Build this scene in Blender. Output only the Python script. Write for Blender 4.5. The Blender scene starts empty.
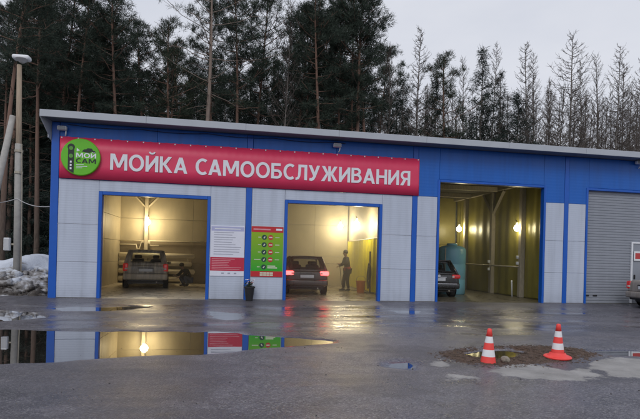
import bpy, bmesh, math, random
import numpy as np
from mathutils import Vector, Matrix, Euler

sc = bpy.context.scene
COL = sc.collection
R = math.radians
PI = math.pi

# ------------------------------------------------------------------ camera
F_PX, Y0, ROLL, EYE, DIST = 500.0, 258.0, math.atan(.026), 1.5, 16.506
YAW = math.atan(F_PX / 2821.0)
cam_d = bpy.data.cameras.new('camera')
cam_d.sensor_width = 36.0
cam_d.lens = 36.0 * F_PX / 640.0
cam_d.shift_y = (Y0 - 209.4) / 640.0
cam_d.clip_end = 3000.0
cam = bpy.data.objects.new('camera', cam_d)
COL.objects.link(cam)
cam.location = (0, -DIST, EYE)
cam.rotation_euler = (Matrix.Rotation(-YAW, 3, 'Z') @ Matrix.Rotation(PI / 2, 3, 'X') @ Matrix.Rotation(ROLL, 3, 'Z')).to_euler()
sc.camera = cam

# ------------------------------------------------------------------ sky, sun, exposure
SUN_EL, SUN_AZ = 42.0, 200.0      # the sun sits behind thick cloud, behind the camera
world = bpy.data.worlds.new('World')
sc.world = world
world.use_nodes = True
wn = world.node_tree
wn.nodes.clear()
w_out = wn.nodes.new('ShaderNodeOutputWorld')
w_bg = wn.nodes.new('ShaderNodeBackground')
w_bg.inputs['Strength'].default_value = 0.10
w_sky = wn.nodes.new('ShaderNodeTexSky')
w_sky.sky_type = 'NISHITA'
w_sky.sun_disc = False
w_sky.sun_elevation = R(SUN_EL)
w_sky.sun_rotation = R(SUN_AZ)
w_sky.dust_density = 4.0
w_hs = wn.nodes.new('ShaderNodeHueSaturation')
w_hs.inputs['Saturation'].default_value = 0.25
wn.links.new(w_sky.outputs[0], w_hs.inputs['Color'])
w_tc = wn.nodes.new('ShaderNodeTexCoord')
w_mp = wn.nodes.new('ShaderNodeMapping')
w_mp.inputs['Scale'].default_value = (1.0, 1.0, 2.6)
wn.links.new(w_tc.outputs['Generated'], w_mp.inputs['Vector'])
w_no = wn.nodes.new('ShaderNodeTexNoise')
w_no.inputs['Scale'].default_value = 1.9
w_no.inputs['Detail'].default_value = 5.0
w_no.inputs['Roughness'].default_value = 0.55
wn.links.new(w_mp.outputs[0], w_no.inputs['Vector'])
w_rp = wn.nodes.new('ShaderNodeValToRGB')
w_rp.color_ramp.elements[0].position = 0.30
w_rp.color_ramp.elements[0].color = (6.6, 6.95, 7.9, 1)
w_rp.color_ramp.elements[1].position = 0.68
w_rp.color_ramp.elements[1].color = (8.0, 8.2, 8.9, 1)
wn.links.new(w_no.outputs[0], w_rp.inputs[0])
w_mx = wn.nodes.new('ShaderNodeMix')
w_mx.data_type = 'RGBA'
w_mx.inputs[0].default_value = 0.9
wn.links.new(w_hs.outputs[0], w_mx.inputs[6])
wn.links.new(w_rp.outputs[0], w_mx.inputs[7])
wn.links.new(w_mx.outputs[2], w_bg.inputs['Color'])
wn.links.new(w_bg.outputs[0], w_out.inputs[0])

sun_d = bpy.data.lights.new('sun', 'SUN')
sun_d.energy = 0.75
sun_d.angle = R(25)
sun_d.color = (1.0, 0.97, 0.93)
sun = bpy.data.objects.new('sun', sun_d)
COL.objects.link(sun)
_az, _el = R(SUN_AZ), R(SUN_EL)
_to_sun = Vector((math.sin(_az) * math.cos(_el), math.cos(_az) * math.cos(_el), math.sin(_el)))
sun.rotation_euler = _to_sun.to_track_quat('Z', 'Y').to_euler()

sc.view_settings.view_transform = 'Standard'
sc.view_settings.look = 'None'
sc.view_settings.exposure = 0.0
sc.view_settings.gamma = 1.0
sc.view_settings.use_curve_mapping = False
sc.render.engine = 'CYCLES'
sc.cycles.use_denoising = True
sc.cycles.max_bounces = 8
sc.cycles.transparent_max_bounces = 12
sc.cycles.volume_bounces = 1
sc.cycles.caustics_reflective = False
sc.cycles.caustics_refractive = False
sc.cycles.sample_clamp_indirect = 6.0


# ------------------------------------------------------------------ geometry of the view (where the photo's bearings meet the place)
def ray(u, v):
    dx, dy = u - 320.0, v - Y0
    a = dx * math.cos(ROLL) + dy * math.sin(ROLL)
    b = -dx * math.sin(ROLL) + dy * math.cos(ROLL)
    return a * math.cos(YAW) + F_PX * math.sin(YAW), -a * math.sin(YAW) + F_PX * math.cos(YAW), -b


def at_depth(u, v, y):
    X, Y, Z = ray(u, v)
    t = (DIST + y) / Y
    return X * t, EYE + Z * t


def on_ground(u, v, z=0.0):
    X, Y, Z = ray(u, v)
    t = (z - EYE) / Z
    return X * t, Y * t - DIST


# ------------------------------------------------------------------ materials
MATS = {}


def mat(name, color, rough=0.6, metal=0.0, var=0.12, scale=6.0, bump=0.0, bscale=40.0, spec=0.5, emit=None, estr=0.0,
        coat=0.0, rvar=0.0, stretch=(1, 1, 1), alpha=1.0, trans=0.0):
    if name in MATS:
        return MATS[name]
    m = bpy.data.materials.new(name)
    m.use_nodes = True
    nt = m.node_tree
    p = nt.nodes['Principled BSDF']
    p.inputs['Roughness'].default_value = rough
    p.inputs['Metallic'].default_value = metal
    p.inputs['Specular IOR Level'].default_value = spec
    p.inputs['Coat Weight'].default_value = coat
    p.inputs['Alpha'].default_value = alpha
    tc = nt.nodes.new('ShaderNodeTexCoord')
    mp = nt.nodes.new('ShaderNodeMapping')
    mp.inputs['Scale'].default_value = stretch
    nt.links.new(tc.outputs['Object'], mp.inputs['Vector'])
    if var > 0:
        no = nt.nodes.new('ShaderNodeTexNoise')
        no.inputs['Scale'].default_value = scale
        no.inputs['Detail'].default_value = 6.0
        no.inputs['Roughness'].default_value = 0.6
        nt.links.new(mp.outputs[0], no.inputs['Vector'])
        rp = nt.nodes.new('ShaderNodeValToRGB')
        rp.color_ramp.elements[0].position = 0.25
        rp.color_ramp.elements[1].position = 0.75
        rp.color_ramp.elements[0].color = tuple(c * (1 - var) for c in color) + (1,)
        rp.color_ramp.elements[1].color = tuple(min(1, c * (1 + var)) for c in color) + (1,)
        nt.links.new(no.outputs[0], rp.inputs[0])
        nt.links.new(rp.outputs[0], p.inputs['Base Color'])
        if rvar > 0:
            mr = nt.nodes.new('ShaderNodeMapRange')
            mr.inputs[1].default_value = 0.3
            mr.inputs[2].default_value = 0.7
            mr.inputs[3].default_value = max(0.02, rough - rvar)
            mr.inputs[4].default_value = min(1, rough + rvar)
            nt.links.new(no.outputs[0], mr.inputs[0])
            nt.links.new(mr.outputs[0], p.inputs['Roughness'])
    else:
        p.inputs['Base Color'].default_value = tuple(color) + (1,)
    if bump > 0:
        nb = nt.nodes.new('ShaderNodeTexNoise')
        nb.inputs['Scale'].default_value = bscale
        nb.inputs['Detail'].default_value = 4.0
        nt.links.new(mp.outputs[0], nb.inputs['Vector'])
        bm = nt.nodes.new('ShaderNodeBump')
        bm.inputs['Strength'].default_value = bump
        bm.inputs['Distance'].default_value = 0.02
        nt.links.new(nb.outputs[0], bm.inputs['Height'])
        nt.links.new(bm.outputs[0], p.inputs['Normal'])
    if emit is not None:
        p.inputs['Emission Color'].default_value = tuple(emit) + (1,)
        p.inputs['Emission Strength'].default_value = estr
    if trans > 0:
        p.inputs['Transmission Weight'].default_value = trans
    MATS[name] = m
    return m


def pane_mat(name, tint=(.02, .022, .024), clear=0.78):
    if name in MATS:
        return MATS[name]
    m = bpy.data.materials.new(name)
    m.use_nodes = True
    nt = m.node_tree
    nt.nodes.clear()
    o = nt.nodes.new('ShaderNodeOutputMaterial')
    mx = nt.nodes.new('ShaderNodeMixShader')
    tr = nt.nodes.new('ShaderNodeBsdfTransparent')
    tr.inputs[0].default_value = (.86, .88, .87, 1)
    p = nt.nodes.new('ShaderNodeBsdfPrincipled')
    p.inputs['Base Color'].default_value = tint + (1,)
    p.inputs['Roughness'].default_value = 0.08
    mx.inputs[0].default_value = 1 - clear
    nt.links.new(tr.outputs[0], mx.inputs[1])
    nt.links.new(p.outputs[0], mx.inputs[2])
    nt.links.new(mx.outputs[0], o.inputs[0])
    MATS[name] = m
    return m


# ------------------------------------------------------------------ mesh helpers
def link(o, parent=None):
    COL.objects.link(o)
    if parent is not None:
        o.parent = parent
    return o


def tag(o, label=None, cat=None, group=None, kind=None):
    if label:
        o['label'] = label
    if cat:
        o['category'] = cat
    if group:
        o['group'] = group
    if kind:
        o['kind'] = kind
    return o


def empty(name, loc=(0, 0, 0), rz=0.0, label=None, cat=None, group=None, parent=None):
    o = bpy.data.objects.new(name, None)
    o.empty_display_size = 0.2
    link(o, parent)
    o.location = loc
    o.rotation_euler = (0, 0, rz)
    return tag(o, label, cat, group)


class MB:
    def __init__(self):
        self.v, self.f = [], []

    def add(self, vs, fs):
        n = len(self.v)
        self.v += [tuple(x) for x in vs]
        self.f += [tuple(i + n for i in f) for f in fs]
        return self

    def box(self, c, s, rot=None):
        x, y, z = s[0] / 2, s[1] / 2, s[2] / 2
        vs = [Vector(p) for p in ((-x, -y, -z), (x, -y, -z), (x, y, -z), (-x, y, -z), (-x, -y, z), (x, -y, z), (x, y, z), (-x, y, z))]
        if rot is not None:
            m = Euler(rot).to_matrix()
            vs = [m @ p for p in vs]
        vs = [p + Vector(c) for p in vs]
        return self.add(vs, [(0, 3, 2, 1), (4, 5, 6, 7), (0, 1, 5, 4), (1, 2, 6, 5), (2, 3, 7, 6), (3, 0, 4, 7)])

    def rng(self, x0, x1, y0, y1, z0, z1):
        return self.box(((x0 + x1) / 2, (y0 + y1) / 2, (z0 + z1) / 2), (x1 - x0, y1 - y0, z1 - z0))

    def rbox(self, c, s, r=0.03, seg=2, rot=None):
        b = bmesh.new()
        bmesh.ops.create_cube(b, size=1.0)
        bmesh.ops.scale(b, vec=s, verts=b.verts)
        bmesh.ops.bevel(b, geom=list(b.edges), offset=min(r, min(s) * .49), segments=seg, affect='EDGES', profile=.5)
        if rot is not None:
            bmesh.ops.rotate(b, cent=(0, 0, 0), matrix=Euler(rot).to_matrix(), verts=b.verts)
        bmesh.ops.translate(b, vec=c, verts=b.verts)
        b.verts.index_update()
        self.add([v.co[:] for v in b.verts], [[v.index for v in f.verts] for f in b.faces])
        b.free()
        return self

    def tube(self, pts, rad, n=8, cap=True):
        pts = [Vector(p) for p in pts]
        if not isinstance(rad, (list, tuple)):
            rad = [rad] * len(pts)
        vs, fs = [], []
        up = Vector((0, 0, 1))
        prev = None
        for i, p in enumerate(pts):
            d = (pts[min(i + 1, len(pts) - 1)] - pts[max(i - 1, 0)]).normalized()
            if prev is None:
                a = d.cross(up)
                if a.length < 1e-3:
                    a = d.cross(Vector((1, 0, 0)))
            else:
                a = prev - d * prev.dot(d)
            a.normalize()
            prev = a
            b = d.cross(a)
            for k in range(n):
                t = 2 * PI * k / n
                vs.append(p + (a * math.cos(t) + b * math.sin(t)) * rad[i])
        for i in range(len(pts) - 1):
            for k in range(n):
                k2 = (k + 1) % n
                fs.append((i * n + k, i * n + k2, (i + 1) * n + k2, (i + 1) * n + k))
        if cap:
            fs.append(tuple(range(n - 1, -1, -1)))
            fs.append(tuple((len(pts) - 1) * n + k for k in range(n)))
        return self.add(vs, fs)

    def lathe(self, prof, n=24, c=(0, 0, 0), axis='z', cap=True):
        vs, fs = [], []
        for r, h in prof:
            for k in range(n):
                t = 2 * PI * k / n
                a, b = r * math.cos(t), r * math.sin(t)
                p = (a, b, h) if axis == 'z' else ((a, h, b) if axis == 'y' else (h, a, b))
                vs.append((p[0] + c[0], p[1] + c[1], p[2] + c[2]))
        m = len(prof)
        for i in range(m - 1):
            for k in range(n):
                k2 = (k + 1) % n
                fs.append((i * n + k, i * n + k2, (i + 1) * n + k2, (i + 1) * n + k))
        if cap:
            fs.append(tuple(range(n - 1, -1, -1)))
            fs.append(tuple((m - 1) * n + k for k in range(n)))
        return self.add(vs, fs)

    def ball(self, c, r, n=10, sq=(1, 1, 1)):
        vs, fs = [], []
        m = max(4, n // 2 + 1)
        for i in range(m + 1):
            t = PI * i / m
            for k in range(n):
                a = 2 * PI * k / n
                vs.append((c[0] + r * sq[0] * math.sin(t) * math.cos(a), c[1] + r * sq[1] * math.sin(t) * math.sin(a), c[2] + r * sq[2] * math.cos(t)))
        for i in range(m):
            for k in range(n):
                fs.append((i * n + k, (i + 1) * n + k, (i + 1) * n + (k + 1) % n, i * n + (k + 1) % n))
        return self.add(vs, fs)

    def prism(self, poly, y0, y1):
        # polygon in (x, z), extruded along y
        n = len(poly)
        vs = [(x, y0, z) for x, z in poly] + [(x, y1, z) for x, z in poly]
        fs = [tuple(range(n)), tuple(range(2 * n - 1, n - 1, -1))] + [(i, i + n, (i + 1) % n + n, (i + 1) % n) for i in range(n)]
        return self.add(vs, fs)

    def build(self, name, m, parent=None, smooth=False, sub=0, loc=None, norm=True):
        me = bpy.data.meshes.new(name)
        me.from_pydata(self.v, [], self.f)
        if norm:
            b = bmesh.new()
            b.from_mesh(me)
            bmesh.ops.remove_doubles(b, verts=b.verts, dist=1e-5)
            bmesh.ops.recalc_face_normals(b, faces=b.faces)
            b.to_mesh(me)
            b.free()
        me.materials.append(m)
        if smooth:
            me.polygons.foreach_set('use_smooth', [True] * len(me.polygons))
        o = bpy.data.objects.new(name, me)
        link(o, parent)
        if loc is not None:
            o.location = loc
        if sub:
            md = o.modifiers.new('subdivision', 'SUBSURF')
            md.levels = sub
            md.render_levels = sub
        return o


def np_mesh(name, verts, faces, m, parent=None, smooth=False):
    """faces: int array (n, 3) or (n, 4)"""
    verts = np.asarray(verts, dtype=np.float32)
    faces = np.asarray(faces, dtype=np.int32)
    me = bpy.data.meshes.new(name)
    k = faces.shape[1]
    me.vertices.add(len(verts))
    me.vertices.foreach_set('co', verts.ravel())
    me.loops.add(faces.size)
    me.loops.foreach_set('vertex_index', faces.ravel())
    me.polygons.add(len(faces))
    me.polygons.foreach_set('loop_start', np.arange(0, faces.size, k, dtype=np.int32))
    if smooth:
        me.polygons.foreach_set('use_smooth', np.ones(len(faces), dtype=bool))
    me.update(calc_edges=True)
    me.materials.append(m)
    o = bpy.data.objects.new(name, me)
    return link(o, parent)


def copy_tree(o, parent=None):
    c = o.copy()
    COL.objects.link(c)
    c.parent = parent
    for ch in list(o.children):
        copy_tree(ch, c)
    return c


def _rect(x0, x1, z0, z1):
    return [(x0, z0), (x1, z0), (x1, z1), (x0, z1)]


def _arc(cx, cz, rx, rz, tx, tz, a0, a1, n=22):
    """a piece of an elliptical ring as a strip of quads"""
    out = []
    for i in range(n):
        p, q = R(a0 + (a1 - a0) * i / n), R(a0 + (a1 - a0) * (i + 1) / n)
        out.append([(cx + rx * math.cos(p), cz + rz * math.sin(p)), (cx + rx * math.cos(q), cz + rz * math.sin(q)),
                    (cx + (rx - tx) * math.cos(q), cz + (rz - tz) * math.sin(q)), (cx + (rx - tx) * math.cos(p), cz + (rz - tz) * math.sin(p))])
    return out


def glyph(ch):
    """heavy sans capitals, cap height 1: (advance, list of strokes, each a list of polygons)"""
    mir = lambda poly, w: [(w - x, z) for x, z in poly]
    I = [[_rect(0, .21, 0, 1)], [_rect(.65, .86, 0, 1)], [[(.17, .02), (.69, .66), (.69, .98), (.17, .34)]]]
    if ch == 'М':
        d = [(.04, 1), (.30, 1), (.66, .16), (.47, .16)]
        return 1.13, [[_rect(0, .20, 0, 1)], [_rect(.93, 1.13, 0, 1)], [d], [mir(d, 1.13)]]
    if ch == 'О':
        return 1.02, [_arc(.51, .5, .51, .525, .215, .175, 0, 360, 44)]
    if ch == 'И':
        return .86, I
    if ch == 'Й':
        return .86, I + [_arc(.43, 1.27, .23, .19, .11, .11, 190, 350, 16)]
    if ch == 'К':
        return .86, [[_rect(0, .21, 0, 1)], [[(.17, .44), (.40, .48), (.82, 1), (.57, 1), (.17, .54)]], [[(.17, .56), (.61, 0), (.88, 0), (.40, .56)]]]
    if ch == 'А':
        l = [(0, 0), (.225, 0), (.59, 1), (.35, 1)]
        return .94, [[l], [mir(l, .94)], [_rect(.20, .74, .20, .365)]]
    if ch == 'С':
        return .80, [_arc(.50, .5, .50, .525, .215, .175, 52, 308, 36)]
    if ch == 'Б':
        return .80, [[_rect(0, .21, 0, 1)], [_rect(.19, .69, .83, 1)], [_rect(.19, .44, 0, .165)], [_rect(.19, .44, .44, .605)], _arc(.43, .3025, .36, .3025, .20, .165, -92, 92)]
    if ch == 'Л':
        return .87, [[_rect(.66, .87, 0, 1)], [_rect(.20, .70, .83, 1)], [[(.20, 1), (.41, 1), (.41, .60), (.36, .25)], [(.20, 1), (.36, .25), (.18, .22), (.205, .60)], [(.36, .25), (.26, .05), (.06, -.02), (.08, .145), (.18, .22)], [(.06, -.02), (0, -.01), (.01, .15), (.08, .145)]]]
    if ch == 'У':
        return .86, [[[(0, 1), (.24, 1), (.53, .40), (.40, .22)]], [[(.63, 1), (.86, 1), (.545, .24), (.34, .26)], [(.545, .24), (.42, .04), (.22, .15), (.34, .26)], [(.42, .04), (.24, -.03), (.06, .0), (.09, .165), (.22, .15)]]]
    if ch == 'Ж':
        u = [(.03, 1), (.28, 1), (.62, .46), (.40, .44)]
        d = [(0, 0), (.255, 0), (.62, .58), (.42, .58)]
        return 1.26, [[_rect(.53, .73, 0, 1)], [u], [d], [mir(u, 1.26)], [mir(d, 1.26)]]
    if ch == 'В':
        return .81, [[_rect(0, .21, 0, 1)], [_rect(.19, .42, .845, 1)], [_rect(.19, .44, .445, .60)], [_rect(.19, .44, 0, .16)], _arc(.41, .745, .32, .255, .19, .155, -92, 92), _arc(.43, .30, .37, .30, .205, .16, -92, 92)]
    if ch == 'Н':
        return .85, [[_rect(0, .21, 0, 1)], [_rect(.64, .85, 0, 1)], [_rect(.19, .66, .42, .59)]]
    if ch == 'Я':
        return .80, [[_rect(.59, .80, 0, 1)], [_rect(.37, .61, .84, 1)], [_rect(.37, .61, .37, .525)], _arc(.38, .685, .36, .315, .20, .155, 88, 272), [[(0, 0), (.25, 0), (.52, .45), (.29, .45)]]]
    return .36, []


def text_mesh(body, name, m, parent, x0, x1, z0, z1, y):
    """Lettering in the facade plane; cap height runs z0..z1; strokes of a letter lie a hair apart."""
    adv, items = 0.0, []
    for ch in body:
        w, strokes = glyph(ch)
        items.append((adv, strokes))
        adv += w + .10
    adv -= .10
    k = (x1 - x0) / adv
    h = z1 - z0
    for ox, strokes in items:
        if not strokes:
            continue
        b = MB()
        for q, polys in enumerate(strokes):
            for poly in polys:
                b.add([(px * k, -q * .0006, pz * h) for px, pz in poly], [tuple(range(len(poly)))])
        me = bpy.data.meshes.new(name)
        me.from_pydata(b.v, [], b.f)
        me.materials.append(m)
        o = link(bpy.data.objects.new(name, me), parent)
        o.location = (x0 + ox * k, y, z0)


# value noise for terrain
_rs = np.random.RandomState(5)
_tab = _rs.rand(256, 256)


def vnoise(x, y):
    xi, yi = np.floor(x).astype(int), np.floor(y).astype(int)
    fx, fy = x - xi, y - yi
    fx, fy = fx * fx * (3 - 2 * fx), fy * fy * (3 - 2 * fy)
    a, b = _tab[xi % 256, yi % 256], _tab[(xi + 1) % 256, yi % 256]
    c, d = _tab[xi % 256, (yi + 1) % 256], _tab[(xi + 1) % 256, (yi + 1) % 256]
    return (a * (1 - fx) + b * fx) * (1 - fy) + (c * (1 - fx) + d * fx) * fy


def fbm(x, y, o=4):
    s, a, t = 0, 1.0, 0
    for i in range(o):
        s = s + a * vnoise(x * 2 ** i + 17.3 * i, y * 2 ** i + 5.1 * i)
        t += a
        a *= .5
    return s / t - .5


def poly_sd(px, py, poly):
    """signed distance, negative inside"""
    d = np.full(px.shape, 1e9)
    ins = np.zeros(px.shape, dtype=bool)
    n = len(poly)
    for i in range(n):
        ax, ay = poly[i]
        bx, by = poly[(i + 1) % n]
        ex, ey = bx - ax, by - ay
        t = np.clip(((px - ax) * ex + (py - ay) * ey) / (ex * ex + ey * ey + 1e-12), 0, 1)
        d = np.minimum(d, np.hypot(px - ax - t * ex, py - ay - t * ey))
        c = ((ay > py) != (by > py)) & (px < (bx - ax) * (py - ay) / (by - ay + 1e-12) + ax)
        ins ^= c
    return np.where(ins, -d, d)


def G(pts, z=0.0):
    return [on_ground(u, v, z) for u, v in pts]


FLOOR = 0.08     # bay floors stand this far above the puddle water

# ------------------------------------------------------------------ ground
PUDDLES = [
    G([(-70, 366.5), (0, 365), (60, 362.5), (100, 359), (150, 357), (200, 355), (240, 351), (290, 346), (338, 343.5), (336, 341), (290, 337.5),
       (247, 335), (237, 333), (215, 331), (195, 332.5), (170, 331), (140, 332), (124, 331), (112, 332), (60, 331), (0, 330), (-70, 329)]),
    G([(44, 308), (75, 306.5), (110, 307), (135, 306), (150, 306.5), (150, 307.5), (135, 309), (110, 311.5), (60, 311.5)]),
    G([(208, 311), (240, 313), (246, 320), (225, 321), (208, 318)]),
    G([(388, 363.5), (404, 360.5), (414, 361), (418, 366), (412, 369), (392, 367)]),
    G([(582, 349.5), (612, 350), (660, 352.5), (660, 358), (615, 355.5), (592, 353)]),
    G([(-70, 312), (0, 310), (40, 312), (44, 318), (0, 321), (-70, 322)]),
    G([(392, 310.5), (420, 310.8), (421, 312.6), (400, 313)]),
]
HOLE = G([(462, 354), (482, 350.3), (508, 349.8), (527, 352), (518, 357), (496, 360.5), (474, 358.5)])
DIRT = G([(441, 356), (462, 351), (500, 348.5), (540, 348), (575, 350.5), (598, 357), (585, 361), (556, 363), (530, 365.5), (500, 368), (465, 366), (446, 362)])
SILT = [G([(500, 374.5), (526, 369.5), (540, 366.5), (562, 372), (588, 371), (600, 377), (578, 382.5), (540, 381.5), (520, 379)]),
        G([(586, 369), (598, 363.5), (618, 361.5), (660, 362), (660, 383), (630, 379), (612, 377), (604, 373)]),
        G([(446, 376), (470, 379), (474, 381.5), (452, 380)]), G([(438, 362), (430, 368), (444, 372), (452, 368)])]


def axis_steps(lo, f0, f1, hi, step):
    fine = np.arange(f0, f1 + 1e-6, step)
    left, right, d, p = [], [], step, f0
    while p > lo:
        d *= 1.22
        p -= d
        left.append(p)
    d, p = step, f1
    while p < hi:
        d *= 1.22
        p += d
        right.append(p)
    return np.array(left[::-1] + list(fine) + right)


def ground_height(X, Y):
    n1 = fbm(X * .9, Y * .9, 5)
    n2 = fbm(X * .35 + 40, Y * .35 + 9, 3)
    h = .034 + n1 * .016 + n2 * .022
    # wet apron in front of the doors lies lower, so water stands in shallow sheets there
    apron = np.clip((Y + 7.8) / 1.6, 0, 1) * np.clip((-.6 - Y) / 1.0, 0, 1) * np.clip((X + 9) / 2, 0, 1) * np.clip((14 - X) / 2, 0, 1)
    h = h - .018 * apron - .016 * apron * np.clip(fbm(X * .55 + 3, Y * 2.1, 4) * 3, -.6, 1)
    for k, p in enumerate(PUDDLES):
        sd = poly_sd(X, Y, p) + n1 * (.30 if k else .16) + fbm(X * 4 + 7, Y * 4, 4) * .10
        t = np.clip(.5 - sd / .5, 0, 1)
        t = t * t * (3 - 2 * t)
        h = h * (1 - t) + t * (-.022 if k == 0 else -.012)
    sd = poly_sd(X, Y, DIRT) + n1 * .35
    t = np.clip(.5 - sd / .35, 0, 1)
    h = h + t * (.008 + .10 * np.abs(fbm(X * 3, Y * 3, 5)))
    sd = poly_sd(X, Y, HOLE) + n1 * .2
    t2 = np.clip(.6 - sd / .22, 0, 1)
    h = h * (1 - t2) - .03 * t2
    sil = np.zeros_like(X)
    for p in SILT:
        s = poly_sd(X, Y, p) + fbm(X * 2.0, Y * 2.6, 6) * .5 - .03
        sil = np.maximum(sil, np.clip(.5 - s / .30, 0, 1))
    h = h + sil * .008
    # gentle ramp up to the bay thresholds
    ramp = np.clip((Y + 1.1) / 1.05, 0, 1)
    h = h * (1 - ramp) + (.077) * ramp
    far = np.clip((np.hypot(X - 2, Y + 4) - 28) / 20, 0, 1)
    h = h * (1 - far) + .04 * far
    return h, t * (1 - t2), sil


def asphalt():
    m = bpy.data.materials.new('wet_asphalt')
    m.use_nodes = True
    nt = m.node_tree
    N, L = nt.nodes, nt.links
    p = N['Principled BSDF']
    geo = N.new('ShaderNodeNewGeometry')
    sep = N.new('ShaderNodeSeparateXYZ')
    L.new(geo.outputs['Position'], sep.inputs[0])

    def noise(scale, detail=6, stretch=(1, 1, 1), rough=.6):
        mp = N.new('ShaderNodeMapping')
        mp.inputs['Scale'].default_value = stretch
        L.new(geo.outputs['Position'], mp.inputs['Vector'])
        n = N.new('ShaderNodeTexNoise')
        n.inputs['Scale'].default_value = scale
        n.inputs['Detail'].default_value = detail
        n.inputs['Roughness'].default_value = rough
        L.new(mp.outputs[0], n.inputs['Vector'])
        return n.outputs[0]

    def rng(src, a, b, c, d):
        r = N.new('ShaderNodeMapRange')
        for i, q in enumerate((a, b, c, d)):
            r.inputs[i + 1].default_value = q
        L.new(src, r.inputs[0])
        return r.outputs[0]

    def mixc(fac, a, b):
        x = N.new('ShaderNodeMix')
        x.data_type = 'RGBA'
        L.new(fac, x.inputs[0])
        for s, q in ((6, a), (7, b)):
            if isinstance(q, tuple):
                x.inputs[s].default_value = q + (1,)
            else:
                L.new(q, x.inputs[s])
        return x.outputs[2]

    def math_(op, a, b):
        x = N.new('ShaderNodeMath')
        x.operation = op
        for i, q in enumerate((a, b)):
            if isinstance(q, (int, float)):
                x.inputs[i].default_value = q
            else:
                L.new(q, x.inputs[i])
        return x.outputs[0]
    big = noise(.55, 7, (.6, 1.5, 1))
    mid = noise(3.1, 8, (1, 1, 1))
    fine = noise(46, 4, (1, 1, 1), .7)
    blotch = noise(1.5, 9, (1, 1, 1), .72)
    streak = noise(1.0, 6, (.16, 1.7, 1))
    base = mixc(rng(mid, .3, .7, 0, 1), (.076, .072, .090), (.130, .124, .150))
    base = mixc(rng(streak, .46, .70, 0, .55), base, (.155, .152, .175))
    base = mixc(rng(fine, .56, .72, 0, .5), base, (.19, .187, .20))
    base = mixc(rng(big, .5, .66, 0, .35), base, (.120, .106, .104))
    base = mixc(rng(blotch, .50, .60, 0, .5), base, (.045, .043, .052))
    base = mixc(rng(noise(110, 2), .62, .70, 0, .6), base, (.26, .25, .26))
    vo = N.new('ShaderNodeTexVoronoi')
    vo.inputs['Scale'].default_value = 62.0
    L.new(geo.outputs['Position'], vo.inputs['Vector'])
    sepc = N.new('ShaderNodeSeparateColor')
    L.new(vo.outputs['Color'], sepc.inputs[0])
    chip = sepc.outputs[0]
    base = mixc(rng(chip, .0, .42, .6, 0), base, (.038, .036, .046))
    base = mixc(rng(chip, .72, 1.0, 0, .85), base, (.24, .235, .25))
    patch_ = noise(.42, 3, (1, 1.3, 1), .5)
    base = mixc(rng(patch_, .50, .54, 0, .45), base, (.05, .049, .06))
    at1 = N.new('ShaderNodeAttribute')
    at1.attribute_name = 'dirt'
    at2 = N.new('ShaderNodeAttribute')
    at2.attribute_name = 'silt'
    ragged = math_('MULTIPLY', math_('SUBTRACT', noise(7, 8, (1, 1, 1), .7), .5), 1.5)
    a1 = rng(math_('ADD', at1.outputs['Fac'], ragged), .35, .55, 0, 1)
    a2 = rng(math_('ADD', at2.outputs['Fac'], ragged), .42, .60, 0, 1)
    base = mixc(a1, base, (.085, .050, .033))
    silt = mixc(rng(mid, .3, .7, 0, 1), (.22, .215, .21), (.36, .35, .345))
    base = mixc(a2, base, silt)
    L.new(base, p.inputs['Base Color'])
    # wetness: low ground holds a film of water
    wet = rng(sep.outputs['Z'], .004, .032, 1, 0)
    drybig = rng(math_('ADD', math_('MULTIPLY', big, .6), math_('MULTIPLY', streak, .55)), .42, .72, .0, 1)
    ro = math_('ADD', math_('MULTIPLY', drybig, .26), .25)
    ro = math_('ADD', ro, math_('MULTIPLY', wet, -.24))
    ro = math_('ADD', ro, math_('MULTIPLY', a1, .35))
    ro = math_('ADD', ro, math_('MULTIPLY', a2, .30))
    ro = math_('ADD', ro, math_('MULTIPLY', rng(blotch, .40, .62, 1, -1), .07))
    L.new(ro, p.inputs['Roughness'])
    p.inputs['IOR'].default_value = 1.45
    b = N.new('ShaderNodeBump')
    b.inputs['Distance'].default_value = .0075
    L.new(math_('ADD', math_('MULTIPLY', math_('SUBTRACT', 1.0, wet), .66), .02), b.inputs['Strength'])
    L.new(math_('ADD', math_('ADD', fine, math_('MULTIPLY', vo.outputs['Distance'], -.9)), math_('MULTIPLY', noise(24, 4), .9)), b.inputs['Height'])
    L.new(b.outputs[0], p.inputs['Normal'])
    return m


gx = axis_steps(-400, -9.5, 16.0, 400, .085)
gy = axis_steps(-300, -13.8, .4, 700, .06)
GX, GY = np.meshgrid(gx, gy)
GH, GD, GS = ground_height(GX, GY)
under = (GX > -5.45) & (GX < 24) & (GY > .02) & (GY < 9.9)
GH = np.where(under, .02, GH)
nx, ny = len(gx), len(gy)
idx = np.arange(nx * ny).reshape(ny, nx)
gf = np.stack([idx[:-1, :-1], idx[:-1, 1:], idx[1:, 1:], idx[1:, :-1]], -1).reshape(-1, 4)
ground = np_mesh('ground', np.stack([GX, GY, GH], -1).reshape(-1, 3), gf, asphalt(), smooth=True)
for nm, arr in (('dirt', GD), ('silt', GS)):
    a = ground.data.attributes.new(nm, 'FLOAT', 'POINT')
    a.data.foreach_set('value', arr.astype(np.float32).ravel())
tag(ground, 'wet patched grey asphalt yard in front of the car wash', kind='structure')

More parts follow.
